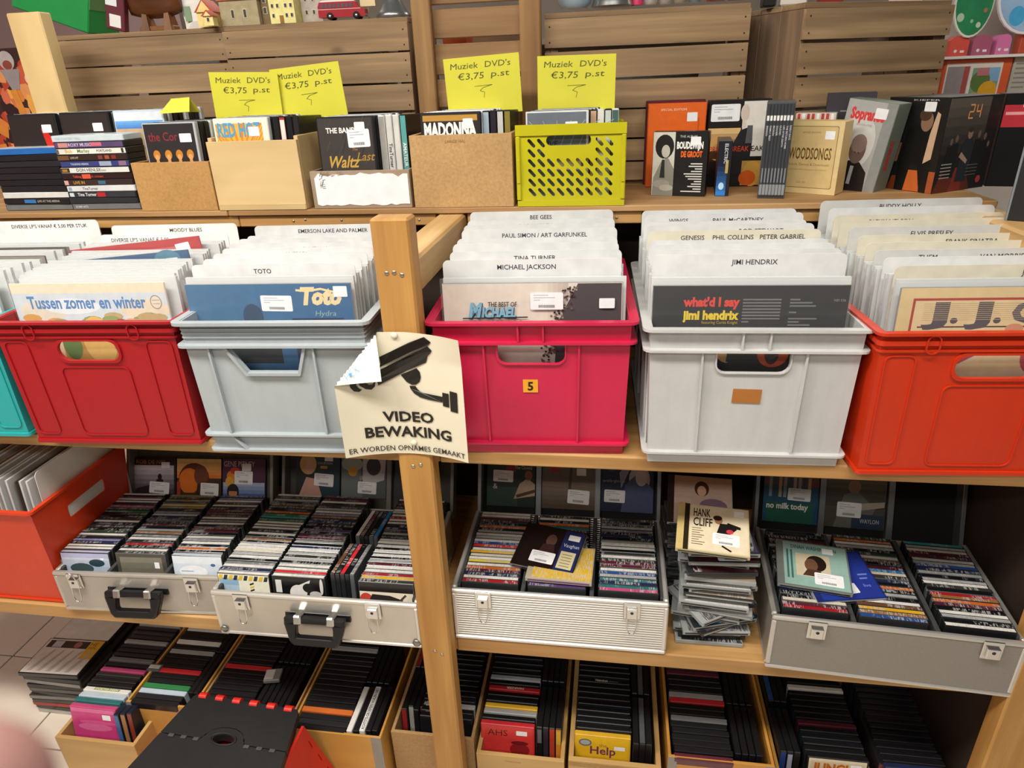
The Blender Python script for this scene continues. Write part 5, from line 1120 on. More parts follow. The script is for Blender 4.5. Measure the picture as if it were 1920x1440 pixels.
def disc_case_box(name, label, x, y, rz, W, D, H, face, trim, grp='hinged disc cases', wall=.007, handle=None, latches=(), loops=True, lid=None, bars=(), lidtilt=23, lidback='#2d2d2c', lid_frame=None, rivets=False, lidH=.30):
    t = thing(name, label, 'case', (x, y, ZC), (0, 0, rz), grp)
    def b(nm, x0, x1, y0, y1, z0, z1, mt, bev=.001, par=None):
        c = ((x0+x1)/2, (y0+y1)/2, (z0+z1)/2); return obj(nm, MB().bbox(x0-c[0], x1-c[0], y0-c[1], y1-c[1], z0-c[2], z1-c[2], bev), mt, par or t, c)
    b('front_panel', .004, W-.004, .002, wall, .004, H-.004, face); b('back_panel', .004, W-.004, D-wall, D-.002, .004, H-.004, face)
    b('side_panel', .002, wall, wall+.0002, D-wall-.0002, .004, H-.004, face); b('side_panel', W-wall, W-.002, wall+.0002, D-wall-.0002, .004, H-.004, face)
    b('bottom_panel', wall+.0002, W-wall-.0002, wall+.0002, D-wall-.0002, .001, .005, DARKIN)
    e = .011
    b('edge_trim', 0, W, 0, e, H-e, H, trim, .003); b('edge_trim', 0, W, 0, e, 0, e, trim, .003)
    for xx in (0, W-e): b('edge_trim', xx, xx+e, 0, e, e+.0002, H-e-.0002, trim, .003); b('edge_trim', xx, xx+e, e+.0002, D, H-e, H, trim, .003); b('edge_trim', xx, xx+e, e+.0002, D, 0, e, trim, .003)
    b('lining', wall+.0004, wall+.010, wall+.012, D-wall-.001, .006, H-.002, FELT); b('lining', W-wall-.010, W-wall-.0004, wall+.012, D-wall-.001, .006, H-.002, FELT)
    for xx in bars: b('column_divider', xx-.0045, xx+.0045, wall+.001, D-wall-.001, .006, H-.001, FELT)
    for xx in latches: latch(t, xx, -.0002, H-.019, loops, 1.25)
    if rivets:
        for xx in (.012, W-.012): obj('rivet', MB().lathe([(0, 0), (.009, 0), (.009, .001), (.005, .003), (0, .0035)], 14), solid('#8f8c86', .35, .8), t, (xx, -.0002, .016), (radians(90), 0, 0))
    if handle:
        hx, hw = handle; cz = H*.40
        o = [(-hw*.66, .034), (hw*.66, .034), (hw*.66, .018), (hw*.55, -.022), (hw*.46, -.032), (-hw*.46, -.032), (-hw*.55, -.022), (-hw*.66, .018)]
        hb = obj('handle', MB().plate(o, [rrect(-hw*.40, -.012, hw*.40, .020, .006)], -.009, .009), BLACKP, t, (hx, -.022, cz), (radians(-16), 0, 0))
        bm_ = hb.modifiers.new('round', 'BEVEL'); bm_.width = .004; bm_.segments = 2; bm_.limit_method = 'ANGLE'
        obj('handle_plate', MB().bbox(-hw*.72, hw*.72, .0135, .0185, .020, .036, .001), BLACKP, hb)
        for s_ in (-1, 1): obj('hinge_clip', MB().bbox(s_*hw*.36-.009, s_*hw*.36+.009, -.012, .013, .018, .040, .003), CHROME, hb)
    # lid standing open behind
    lt = link('lid', None, t, (0, D+.003, H*.72), (radians(-lidtilt), 0, 0)); lt.empty_display_size = .01
    ff = lid_frame or trim
    def lb(nm, x0, x1, y0, y1, z0, z1, mt):
        c = ((x0+x1)/2, (y0+y1)/2, (z0+z1)/2); return obj(nm, MB().bbox(x0-c[0], x1-c[0], y0-c[1], y1-c[1], z0-c[2], z1-c[2], .001), mt, lt, c)
    lb('lid_back', .004, W-.004, .034, .038, .004, lidH-.004, solid(lidback, .85, 0, .15, 50))
    lb('lid_side', 0, .009, 0, .038, 0, lidH, ff); lb('lid_side', W-.009, W, 0, .038, 0, lidH, ff); lb('lid_side', .0092, W-.0092, 0, .038, 0, .009, ff); lb('lid_side', .0092, W-.0092, 0, .038, lidH-.009, lidH, ff)
    for xx in (lid or ()): lb('lid_bar', xx-.007, xx+.007, .016, .0335, .0092, lidH-.0092, ff)
    return t
STEEL = solid('#b3aca2', .42, .45, .08, 8); STEELT = solid('#c3beb4', .32, .65, .06)
def lid_disc(label, case, x0, s0, w_, h, art):
    """disc case shown in an open lid: lies in the lid's tilted plane"""
    lt = [c for c in case.children if c.name.startswith('lid') and c.type == 'EMPTY'][0]
    M = Matrix.LocRotScale(case.location, case.rotation_euler, None) @ Matrix.LocRotScale(lt.location, lt.rotation_euler, None)
    p = M @ Vector((x0, .0225, s0)); o = thing('display_disc', label, 'disc', p, M.to_euler(), 'discs shown in the open lids')
    obj('jewel_case', MB().bbox(0, w_, 0, .0102, 0, h, .0009), solid('#3a3c3e', .2), o)
    art.build('cover_print', o, (0, 0, 0), XF, ZF)
    return o
# ---- case 1
c1 = disc_case_box('disc_case_box', 'worn grey case with a black handle, beside the lower orange crate', -.898, -.014, radians(3), .420, .272, .116, STEEL, STEELT, handle=(.205, .105), latches=(.055, .345), rivets=False, lidback='#57564f', lid_frame=solid('#8a877e', .4, .4), bars=(.137, .278), lidtilt=25, lidH=.29)
m1 = Matrix.LocRotScale(c1.location, c1.rotation_euler, None)
latches_open = [c for c in c1.children if c.name.startswith('latch')]
obj('loop', MB().tube([(-.009, -.006, -.004), (-.009, -.011, .018), (-.004, -.012, .026), (.004, -.012, .026), (.009, -.011, .018), (.009, -.006, -.004)], .0014, 6), CHROME, latches_open[0])
a1 = Art(.15).grad(.002, .002, CW-.002, CH-.002, '#5f7d90', '#c4ccdc', 8).ell(.05, .10, .03, .014, '#3a4c50').ell(.09, .115, .02, .01, '#24404c').ell(.105, .128, .005, .005, '#f0f4f8').rect(.002, .128, CW-.002, CH-.002, '#b0b4d4')
a2 = Art(.15).rect(.002, .002, CW-.002, CH-.002, '#4a463c').grad(.01, .06, CW-.01, .132, '#5a564a', '#7a766a', 5).tag(.095, .104, .012, .016)
a3 = Art(.15).grad(.002, .002, CW-.002, CH-.002, '#a8c0d8', '#dfe6ee', 7).ell(.05, .10, .035, .016, '#eef2f6').ell(.10, .118, .006, .004, '#4a6a98').rect(.02, .10, .05, .102, '#7a94b4')
column(m1, 'left column', 'worn handled case', 'discs in the worn handled case', .070, .018, .0108, .0075, 'lwwnvkwEkdkwdkkedpkwwmw', -9, a1, radians(3))
column(m1, 'middle column', 'worn handled case', 'discs in the worn handled case', .208, .018, .0108, .0075, 'dwkrkwgUGkmkdnsgkhYkhkh', -9, a2, radians(3))
column(m1, 'right column', 'worn handled case', 'discs in the worn handled case', .348, .018, .0108, .0075, 'skokwgwkmmkwgwdmmkckwvn', -9, a3, radians(3))
a = Art().rect(0, 0, .13, .125, '#2a1c20').grad(.002, .0, .128, .104, '#20161c', '#c8bcc8', 8).rect(.002, .104, .128, .123, '#2a1a1c').text('ROB DE NIJS', .018, .108, .011, '#b58a4c', w=.085).ell(.087, .072, .006, .009, '#1c1216').poly([(.075,.05),(.10,.05),(.096,.066),(.078,.066)], '#2a1418').poly([(.02,.04),(.06,.05),(.11,.045),(.128,.0),(.002,.0)], '#2a1c22').text('Meeting', .06, .008, .011, '#b4483c', shear=.3, w=.06).sticker(.056, .028, .058, .032, -.06).tag(.092, .097, .024, .016)
lid_disc('dark sunset cover with a small figure, first in the worn case lid', c1, -.003, .030, .132, .125, a)
a = Art().rect(0, 0, .128, .125, '#3c2a1c').grad(.0, .07, .128, .123, '#d9782c', '#f0d48a', 6).ell(.05, .07, .044, .042, '#5c2c18').ell(.036, .062, .030, .036, '#e0761c').ell(.07, .078, .02, .028, '#6e3c22').rect(0, 0, .128, .03, '#3a3020').poly([(.055,.02),(.09,.02),(.085,.055),(.06,.055)], '#33241a').rect(0, 0, .010, .06, '#b03c28').sticker(.068, .024, .052, .034, -.04)
lid_disc('orange sunset cover with a dark face, second in the worn case lid', c1, .134, .030, .128, .125, a)
a = Art().rect(0, 0, .122, .125, '#4c2440').text('GENE PITNEY', .004, .104, .014, '#cfc4cc', w=.088).rect(.002, .0, .12, .055, '#4a6cab').grad(.002, .03, .12, .06, '#7a92c4', '#a8b4d8', 3).ell(.03, .078, .018, .016, '#d9801f').ell(.036, .092, .014, .010, '#c83a24').ell(.020, .062, .012, .014, '#e0a83a'); portrait(a, .03, .032, .028, '#c98a5e', '#1a1410', '#181418'); a.sticker(.034, .056, .052, .036, -.02).tag(.056, .092, .026, .020)
lid_disc('blue and plum cover with a dark-haired man, third in the worn case lid', c1, .266, .030, .122, .125, a)
# ---- case 2
c2 = disc_case_box('disc_case_box', 'pale metal case with a large black handle beside the middle post', -.474, -.046, radians(.5), .475, .345, .124, STEELT, solid('#d2cec6', .3, .5), handle=(.245, .105), latches=(.072, .375), rivets=True, lidback='#4a4945', lid_frame=solid('#76746e', .4, .4), lid=(.295, ), bars=(), lidtilt=24, lidH=.29)
m2 = Matrix.LocRotScale(c2.location, c2.rotation_euler, None)
a1 = Art(.15).rect(.002, .002, CW-.002, CH-.002, '#e4e2d0').grad(.002, .06, .05, .13, '#dfe6e8', '#8fb0cc', 4)
for k in range(14): a1.poly([(.076+.0, .01+.008*k), (.086, .014+.008*k), (.086, .018+.008*k), (.076, .014+.008*k)], '#26241e' if k % 2 else '#d9b82c')
for k in range(10): a1.poly([(.002+.012*k, .126), (.010+.012*k, .126), (.014+.012*k, .138), (.006+.012*k, .138)], '#26241e' if k % 2 else '#d9b82c')
a2 = Art(.15).rect(.002, .002, CW-.002, CH-.002, '#121214').rect(.008, .10, .022, .132, '#d9d9d6').poly([(.03,.08),(.06,.12),(.09,.135),(.08,.10),(.07,.09)], '#e2e0de').ell(.06, .10, .02, .022, '#dcdad6').ell(.085, .115, .014, .012, '#1a1a1c').ell(.10, .10, .014, .008, '#bdbbb8').ell(.115, .12, .004, .02, '#d4d2ce')
a3 = Art(.15).rect(.002, .002, CW-.002, CH-.002, '#e6dfcc').rect(.002, .118, CW-.002, CH-.002, '#201c1c').ell(.016, .10, .014, .014, '#c2473c').poly([(.02,.09),(.08,.085),(.10,.10),(.07,.11),(.03,.112)], '#2a2226').line([(.085, .09), (.105, .112)], .005, '#4a3a34').text('THE JAM', 0, 0, .009, '#3a2a28', w=.034, rot=-pi/2) if False else Art(.15).rect(.002, .002, CW-.002, CH-.002, '#e6dfcc').rect(.002, .118, CW-.002, CH-.002, '#201c1c').ell(.016, .10, .014, .014, '#c2473c').poly([(.02,.09),(.08,.085),(.10,.10),(.07,.11),(.03,.112)], '#2a2226').line([(.085, .09), (.105, .112)], .005, '#4a3a34')
column(m2, 'left column', 'large-handled case', 'discs in the large-handled case', .066, .020, .0109, .0075, 'wnwgkwGcwwkUkwkwwweTeokdukGdw', -8, a1, radians(.5))
column(m2, 'middle column', 'large-handled case', 'discs in the large-handled case', .196, .020, .0109, .0075, 'wRwwkGdGwnkGmmkPkknnUvwGdkwmm', -8, a2, radians(.5))
column(m2, 'right column', 'large-handled case', 'discs in the large-handled case', .398, .020, .0109, .0075, 'dyrwwmGkwwkwwwkGdnkwwrwcwdkmw', -8, a3, radians(.5))
for g, y0 in enumerate((.030, .165)):
    for k, ch in enumerate(('ukRkg', 'wmKkB')[g]):
        p = m2 @ Vector((.273 + .0112*k + .010*g, y0 + CW/2, .0075)); disc(f'{CNAME[ch]}-spined disc standing lengthwise, {ORD[k]} of the {("nearer", "farther")[g]} block in the large-handled case', p, PAL[ch], 'discs in the large-handled case', (0, radians(6), radians(90.5)))
a = Art().rect(0, 0, .125, .124, '#1c3a44').rect(0, 0, .05, .124, '#20262a').ell(.035, .085, .024, .028, '#cfae6a').ell(.04, .078, .014, .02, '#dcae94').poly([(.01,.0),(.075,.0),(.06,.045),(.03,.05)], '#c79a8a').text('MARILYN', .058, .105, .010, '#8fa8b0', w=.045).text('COLLECTION', .062, .086, .006, '#b8c4c8', w=.042).rr(.070, .074, .090, .082, .002, '#c9a43c').sticker(.052, .028, .055, .034, -.05).tag(.082, .095, .024, .016)
lid_disc('dark teal cover with a blonde head, first in the large-handled case lid', c2, .030, .045, .125, .124, a)
a = Art().rect(0, 0, .125, .124, '#50585a').poly([(0,.0),(.06,.0),(.05,.124),(.0,.124)], '#6c7674').poly([(.06,.03),(.12,.05),(.125,.124),(.06,.124)], '#b9bcbc').ell(.03, .09, .03, .02, '#9fb0ac').ell(.032, .070, .013, .013, '#d9a02c').ell(.09, .085, .02, .024, '#3a3436').text('UK POP', .052, .048, .011, '#c9ced0', w=.03).sticker(.046, .012, .052, .032, -.03)
lid_disc('silver grey patterned cover with a yellow dot, second in the large-handled case lid', c2, .160, .045, .125, .124, a)
a = Art().rect(0, 0, .12, .124, '#2a2c30').ell(.05, .06, .03, .04, '#4a4a50').rect(.08, .02, .11, .11, '#3a3a3e')
lid_disc('dark cover half hidden by the middle post in the large-handled case lid', c2, .310, .045, .12, .124, a)
# ---- ribbed silver case
RIB = ribbed_metal('#d9d6cf'); c3 = disc_case_box('disc_case_box', 'ribbed silver case with two open latches between the post and loose discs', .066, -.004, 0, .460, .295, .140, RIB, solid('#dcdad6', .28, .6, .04), latches=(.070, .385), rivets=False, lidback='#141414', lid_frame=solid('#aab0b4', .3, .6), lid=(.155, .305), bars=(.1545, .301), lidtilt=21, lidH=.30)
m3 = Matrix.LocRotScale(c3.location, c3.rotation_euler, None)
for (x, nm, s_) in ((.083, 'left column', 'rwnmowYwcywRbwGwGkokdmwwGGrk'[:24]), (.2265, 'middle column', 'PnktTkwowkkGkkdkGkdtokwk'), (.377, 'right column', 'ptntGbwmmdwdkwwGknkgGdkd')):
    column(m3, nm, 'ribbed silver case', 'discs in the ribbed silver case', x, .0165, .0107, .0065, s_, -3)
a = Art().rect(0, 0, .125, .124, '#23302a').rect(.0, .0, .08, .05, '#2c4a3c').rect(.05, .09, .075, .124, '#8a2024').text('Send In', .072, .11, .009, '#c9c4b4', w=.035).text('The Clowns', .072, .098, .009, '#c9c4b4', w=.045).poly([(.07,.02),(.125,.03),(.125,.06),(.105,.075),(.085,.06)], '#b9a68c').ell(.108, .082, .010, .013, '#8f5c40').line([(.08, .028), (.122, .042)], .008, '#5a3a24').sticker(.016, .064, .052, .030, -.02).text('&', .016, .045, .014, '#c9c4b4')
lid_disc('dark green cover with a man and guitar, first in the ribbed case lid', c3, .020, .038, .125, .124, a)
a = Art().rect(0, 0, .136, .124, '#6e6458').grad(0, 0, .136, .07, '#57493c', '#8a7c6c', 6).rect(.02, .095, .045, .124, '#a02a2a').line([(.07, .04), (.075, .12)], .007, '#4a3e34').sticker(.065, .016, .055, .036, -.05).tag(.088, .088, .024, .018)
lid_disc('grey-brown road cover with a red corner, second in the ribbed case lid', c3, .163, .038, .136, .124, a)
a = Art().rect(0, 0, .130, .124, '#1c2242').ell(.095, .085, .026, .036, '#b9b4bc').poly([(.05,.0),(.13,.0),(.13,.06),(.09,.10),(.06,.07)], '#4a5478').ell(.10, .09, .015, .022, '#cfc2c4').poly([(.05,.06),(.075,.12),(.065,.124),(.045,.10)], '#8f92a8').text('sarahbrightman', .004, .075, .008, '#aab0cc', w=.055).ell(.024, .108, .010, .006, '#3c4468').sticker(.008, .024, .052, .032, -.02)
lid_disc('navy cover with a pale long-haired figure, third in the ribbed case lid', c3, .313, .038, .130, .124, a)
# ---- plain silver case at the right
c4 = disc_case_box('disc_case_box', 'plain silver case at the right end with loose discs on top', .727, -.016, radians(-3.5), .456, .300, .140, solid('#8f8a82', .5, .3, .05, 200), solid('#c9c6c0', .28, .65, .04), latches=(.085, .395), loops=False, rivets=False, lidback='#0f0f10', lid_frame=solid('#8b8f92', .3, .6), lid=(.155, .305), bars=(.1535, .303), lidtilt=20, lidH=.30)
m4 = Matrix.LocRotScale(c4.location, c4.rotation_euler, None)
for (x, nm, s_) in ((.083, 'left column', 'rmckkbkyBkGknkgkkkGkmkkk'), (.2265, 'middle column', 'bUyuwkGkokndcBmkuwEkGwod'), (.377, 'right column', 'wkGwkmoUrkdwGkGnbGwmmcGT')):
    column(m4, nm, 'plain silver case', 'discs in the plain silver case', x, .0165, .0109, .0065, s_, -3, None, radians(-3.5))
a = Art().rect(0, 0, .125, .124, '#1c4c6c').rect(.0, .09, .125, .124, '#7a3a24').rect(.008, .0, .115, .05, '#1f5a4a')
for k in range(9): a.rect(.012+.011*k, .062, .019+.011*k, .112, ['#8fa0a8', '#2a4a64', '#b9a884'][k % 3])
a.text('no milk today', .008, .034, .014, '#e6e8e6', w=.095, bold=.03).sticker(.055, .056, .052, .030, -.02)
lid_disc('blue cover with white lettering, first in the plain silver case lid', c4, .022, .040, .125, .124, a)
a = Art().rect(0, 0, .132, .124, '#4a4a40').grad(0, .05, .132, .124, '#3a3a34', '#6c6650', 5).poly([(.02,.0),(.09,.0),(.11,.05),(.07,.09),(.04,.08)], '#6a6a64').ell(.062, .10, .014, .016, '#9a7a60').poly([(.06,.04),(.13,.055),(.13,.068),(.07,.06)], '#a8a090').rect(.06, .0, .13, .035, '#2a3850').text('WAYLON', .078, .014, .010, '#c9ccd0', w=.042).sticker(.026, .026, .054, .036, -.01)
lid_disc('olive brown cover with a seated man, second in the plain silver case lid', c4, .163, .040, .132, .124, a)

# ------------------------------------------------------------------ loose jewel cases lying flat
_jb = MB().bbox(-.071, .071, -.0625, .0625, 0, .0102, .0009).mesh('jewel_shell', [tinted('clear_polystyrene', .12)])
_jt = MB(); _jt.box(-.066, .066, -.0629, .0629, .0028, .0062); _jtm = _jt.mesh('disc_tray', [tinted('tray_plastic', .3)])
_jk = MB().box(-.058, .069, -.060, .060, .0103, .0106).mesh('booklet', [SPN])
def jewel(label, M, grp, cover='#3a3a3c', tray='#1e1e20', shell='#b4b8b8', art=None):
    o = link('loose_disc', _jb, None, (0,0,0), (0,0,0), shell); o.matrix_world = M; tag(o, label, 'disc', grp)
    link('disc_tray', _jtm, o, (0,0,0), (0,0,0), tray)
    if art: art.build('cover_print', o, (-.071, -.0625, .0102), (1,0,0), (0,1,0))
    else: link('booklet', _jk, o, (0,0,0), (0,0,0), cover)
    return o
def place(x, y, z, rz=0, rx=0, ry=0): return Matrix.LocRotScale(Vector((x, y, z)), Matrix.Rotation(rz, 3, 'Z').to_quaternion() @ Matrix.Rotation(rx, 3, 'X').to_quaternion() @ Matrix.Rotation(ry, 3, 'Y').to_quaternion(), None)
# second stack behind, darker
z = ZC + .0003; G2 = 'loose discs stacked behind'
for k in range(20):
    jewel(f'dark disc case, {ORD[k]} from the bottom of the rear stack', place(.602 + RND.uniform(-.006, .006), .215 + RND.uniform(-.006, .006), z, RND.uniform(-.08, .08)), G2, RND.choice(['#2a2a2c', '#4a3a3a', '#3a4450']), '#161618', '#3c3e40'); z += .0106
art = Art(.15).rect(.014, .002, .140, .123, '#c9b4a8').grad(.014, .05, .140, .123, '#d2c0b4', '#b9a094', 5).ell(.075, .092, .016, .020, '#4a3428').ell(.075, .086, .010, .014, '#d9b49c').ell(.10, .05, .03, .018, '#8a7490').text('Vanessa', .03, .04, .014, '#8f6a74', shear=.3, w=.06).rect(0, 0, .014, .125, '#2a2626')
jewel('pale pink cover propped at an angle on the rear stack', place(.603, .222, z + .028, radians(-4), radians(26)), G2, art=art)
# front stack
z = ZC + .0003; G1 = 'leaning stack of loose discs'
spec = [('#3a3c40', 'clear'), ('#9ab0bc', 'black'), ('#b8b8b4', 'clear'), ('#6a6a68', 'clear'), ('#5a4a60', 'black'), ('#2d6fb0', 'clear'), ('#c9c6c0', 'clear'), ('#55524e', 'clear'), ('#b9b6b0', 'clear'), ('#3f3f42', 'black'), ('#d4d2cc', 'clear'), ('#4a4846', 'clear'), ('#9a8a78', 'black'), ('#39383a', 'clear'), ('#d9d6ce', 'clear'), ('#2a282a', 'black'), ('#b5a48c', 'clear'), ('#6f6f6e', 'clear'), ('#4a2024', 'black'), ('#7d7b78', 'clear'), ('#3a2a30', 'clear'), ('#8a8680', 'black'), ('#4a4450', 'clear'), ('#33323a', 'clear')]
offs = [(0,0,0), (.004,.010,.03), (-.002,.014,-.05), (.008,-.002,.08), (.012,.004,.50), (.012,.0,.30), (-.004,.008,-.14), (.006,.002,.55), (.020,.000,-.16), (.016,.010,.12), (.006,-.004,-.10), (.010,.012,.06), (.014,-.002,-.08), (.012,.012,.12), (.004,.0,-.05), (.008,.014,.08), (.012,.0,-.06), (.002,.014,.03), (.006,-.004,.09), (.0,.016,-.10), (.010,.002,.05), (.004,.018,-.06), (.008,.004,.06), (.0,.016,-.03)]
for k, ((cc, sh), (dx_, dy_, r_)) in enumerate(zip(spec, offs)):
    art = None
    if k in (5, 20, 22): art = Art(.15).rect(.0, .0, .142, .125, '#2a2a2e').rect(.014, .004, .138, .121, {5: '#3a8fd0', 20: '#4a1c24', 22: '#4a4660'}[k]).ell(.07, .07, .03, .03, {5: '#a83a34', 20: '#6a3a34', 22: '#8a86a0'}[k]).sticker(.06, .004, .055, .03, .03)
    jewel(f'{sh} disc case, {ORD[k]} from the bottom of the leaning front stack', place(.620 + dx_, .095 + dy_, z, r_), G1, cc, '#1c1c1e' if k % 4 else '#a4a4a0', RND.choice(['#8f9394', '#a3a7a7', '#777b7c']) if sh == 'clear' else '#2a2c2e', art); z += .0107
art = Art(.15).rect(.001, .001, .141, .124, '#d6c9a8').rect(0, 0, .014, .125, '#c9b478').rect(.014, 0, .024, .125, '#2a2418').rect(.026, .004, .138, .121, '#ddd2b6').text('HANK', .032, .092, .022, '#2a241c', w=.034, bold=.02).text('CLIFF', .032, .066, .022, '#2a241c', w=.038, bold=.02)
for k in range(8): art.rect(.030, .058-.006*k, .030+[.018,.022,.016,.024,.02,.014,.026,.022][k], .060-.006*k, '#7a6a50')
art.ell(.082, .086, .008, .011, '#a5745c').ell(.080, .092, .009, .007, '#2a1c18').poly([(.078,.05),(.10,.046),(.118,.066),(.10,.078),(.085,.078)], '#1c1a1c').poly([(.095,.07),(.125,.066),(.125,.073),(.10,.082)], '#1c1a1c').ell(.104, .058, .007, .006, '#c43a4c').sticker(.070, .022, .052, .030, -.04).line([(.09,.018),(.105,.008)], .004, '#1c1a1c').tag(.112, .10, .020, .016)
jewel('tan disc cover with bold lettering and a dancing man, top of the leaning stack', place(.609, .066, z + .018, radians(-7), radians(12)), G1, art=art, shell='#c9bd92')
# discs lying on the cases
art = Art(.12).rect(0, 0, .142, .125, '#1c1214').rect(0, 0, .012, .125, '#151314').rect(.095, .002, .140, .123, '#202a58').ell(.07, .085, .012, .018, '#5a4038').poly([(.05,.05),(.085,.05),(.08,.075),(.055,.072)], '#3a2426').text('Vaughan', .100, .075, .010, '#b9c4d8', w=.036).rect(.100, .014, .134, .062, '#c9bf98').sticker(.036, .018, .055, .032).tag(.106, .095, .026, .016)
for k in range(5): art.rect(.105, .020+.008*k, .128, .022+.008*k, '#8a8060')
M = m3 @ place(.203, .118, .163, radians(-13), radians(11)); jewel('dark disc cover with a blue strip lying across the ribbed silver case', M, 'discs lying on the cases', art=art, shell='#8a8c8c')
M = m3 @ place(.232, .085, .1502, radians(-2), radians(-4)); jewel('yellow disc cover under the dark one on the ribbed silver case', M, 'discs lying on the cases', '#d9b02c', '#6a3a78', '#b0a890')
art = Art(.12).rect(0, 0, .142, .125, '#6a6e6a').rect(.014, .003, .139, .122, '#8fb0a8').rect(.038, .030, .105, .092, '#c9bca0').text('DINAH WASHINGTON', .030, .105, .010, '#2c5a58', w=.09, bold=.02).ell(.078, .068, .020, .022, '#241c18').ell(.068, .062, .013, .018, '#6a4a38').poly([(.05,.032),(.09,.032),(.085,.05),(.06,.05)], '#4a342a').rect(.020, .02, .024, .10, '#3f6a66').rect(.028, .02, .032, .10, '#3f6a66').sticker(.072, .012, .055, .032, -.02).tag(.092, .098, .022, .016)
M = m4 @ place(.092, .125, .1675, radians(-5), radians(9)); jewel('pale green disc cover with a woman in profile lying on the plain silver case', M, 'discs lying on the cases', art=art, shell='#9aa09c')
art = Art(.12).rect(0, 0, .142, .125, '#1c2a6a').rect(.014, .003, .139, .122, '#25378f').ell(.04, .03, .014, .012, '#4a2a2c').sticker(.046, .012, .05, .025, .1).text('live', .11, .03, .008, '#7f92d8').rect(.11, .06, .13, .064, '#6a80cc').rect(.11, .05, .126, .054, '#6a80cc')
M = m4 @ place(.143, .118, .1525, radians(14), radians(9)); jewel('blue disc cover sticking out under the pale green one', M, 'discs lying on the cases', art=art, shell='#aab0b4')
# ================================================================== bottom row: open boxes of films on the low board
ZF_ = .0348
OAK = wood('#d3a04e', '#b98238', 'x', .6, .5, False, .5); PLY = wood('#c9a468', '#a98448', 'x', .7, .55, False, .5); CARDB = chip('#b98f5c'); TAPE = solid('#8f8a80', .45, 0, .05, 20)
_tb = MB().box(-DT/2+.0012, DT/2-.0012, .003, DW-.003, DH+.0001, DH+.0004).mesh('top_strip', [WRAP])
_db90 = MB().bbox(-DT/2, DT/2, 0, DW, 0, DH, .0015).mesh('dvd_case', [CASEP])
def side_dvd(label, loc, grp, body='#141417', strip=None, ry=0, art=None):
    o = link('dvd_case', _db90, None, loc, (0, ry, 0), body); tag(o, label, 'dvd', grp)
    if strip: link('top_strip', _tb, o, (0,0,0), (0,0,0), strip)
    if art: art.build('spine_lettering', o, (-.004, .004, DH+.0004), (0,1,0), (-1,0,0)) if False else art.build('spine_lettering', o, (.004, .004, DH), (0,1,0), (-1,0,0), .0006)
    return o
NAME = {'k':'black','K':'black','g':'grey','G':'pale grey','w':'white','R':'red','y':'yellow','o':'orange','p':'pink','n':'navy','t':'dark teal','s':'pale blue','m':'maroon','e':'green','d':'dark brown','l':'lavender'}
def frow(where, grp, x, y0, dy, cols, art=None, flabel=None, tilt=-8, z=ZF_+.0085, tops=None):
    for k, ch in enumerate(cols):
        body = {'k':'#141417', 'K':'#1e1e22', 'd':'#2b2523'}.get(ch, PAL[ch])
        d_ = dvd(flabel if (k == 0 and flabel) else f'{NAME[ch]} film case, {ORD[k]} from the front in the {where}', (x + RND.uniform(-.002, .002), y0 + dy*k, z + RND.uniform(-.001, .002)), RND.choice(['#1c1c20', '#2a2a30', '#3a3030', '#24303a']) if ch in 'kK' else PAL[ch], grp, (radians(tilt), 0, 0), body, art if k == 0 else None)
        if tops and k in tops: tops[k].build('top_lettering', d_, (-DW/2, -DT/2, DH), (1,0,0), (0,1,0), .0004)
def srow(where, grp, x, y, n, strips=(), dx=.0152, z=ZF_+.0085, ry=0):
    for k in range(n):
        st = strips[k] if k < len(strips) else None
        side_dvd(f'{"black" if not st else "light-topped"} lengthwise film, {ORD[k]} in the {where}', (x + dx*k, y, z), grp, '#141417', st, ry)
# box 0, leftmost, sticks out furthest
q = open_box('film_box', 'shallow pale box with a pink film at the front, lower left corner', -1.025, -.795, -.068, .26, .0005, .165, PLY, .010)
a = Art(.25).rect(-.064, .003, .0625, .187, '#c4417e').ell(.0, .13, .05, .012, '#d56a9a').ell(.01, .145, .055, .006, '#cf5a90').rect(-.064, .175, .0625, .187, '#d9689c').tag(.026, .155, .024, .016)
G0 = 'films in the shallow pale box'
frow('shallow pale box', G0, -.938, -.042, .0172, 'ptswkkdpkgkkkGkdkG', a, 'bright pink film case at the front of the shallow pale box', -10, .035, {3: Art().rect(.030, .003, .105, .0118, '#8f9a4a').text('DOKTER DEEN', .034, .0045, .0058, '#e9ecd8', w=.066, bold=.02)})
o = obj('spine_strip', MB().bbox(-.068, .052, -.002, 0, 0, .03, .0006), solid('#c9cfd6', .3)); bpy.data.objects.remove(o)
for k, (c, n_) in enumerate((('#3a6a9a', 'blue'), ('#a5784a', 'tan'), ('#8a3a2a', 'rust'))):
    dvd_spine(f'{n_} patterned film spine, {ORD[k]} beside the pink film', (-.858 + .0158*k, -.050 + .004*k, .035), c, G0, (radians(-6), 0, 0), '#1a2030')
srow('front dark block of the shallow pale box', G0, -.858, .094, 3, (), .0155, .035); 
t = thing('film_tin', 'clear plastic film holder with silver print on the dark block', 'holder', (-.842, .118, .2268)); obj('shell', MB().bbox(-.02, .02, -.012, .012, 0, .010, .002), solid('#55585a', .15), t); obj('printed_strip', MB().box(-.016, .016, -.006, .006, .0101, .0106), solid('#c9c9c6', .3), t)
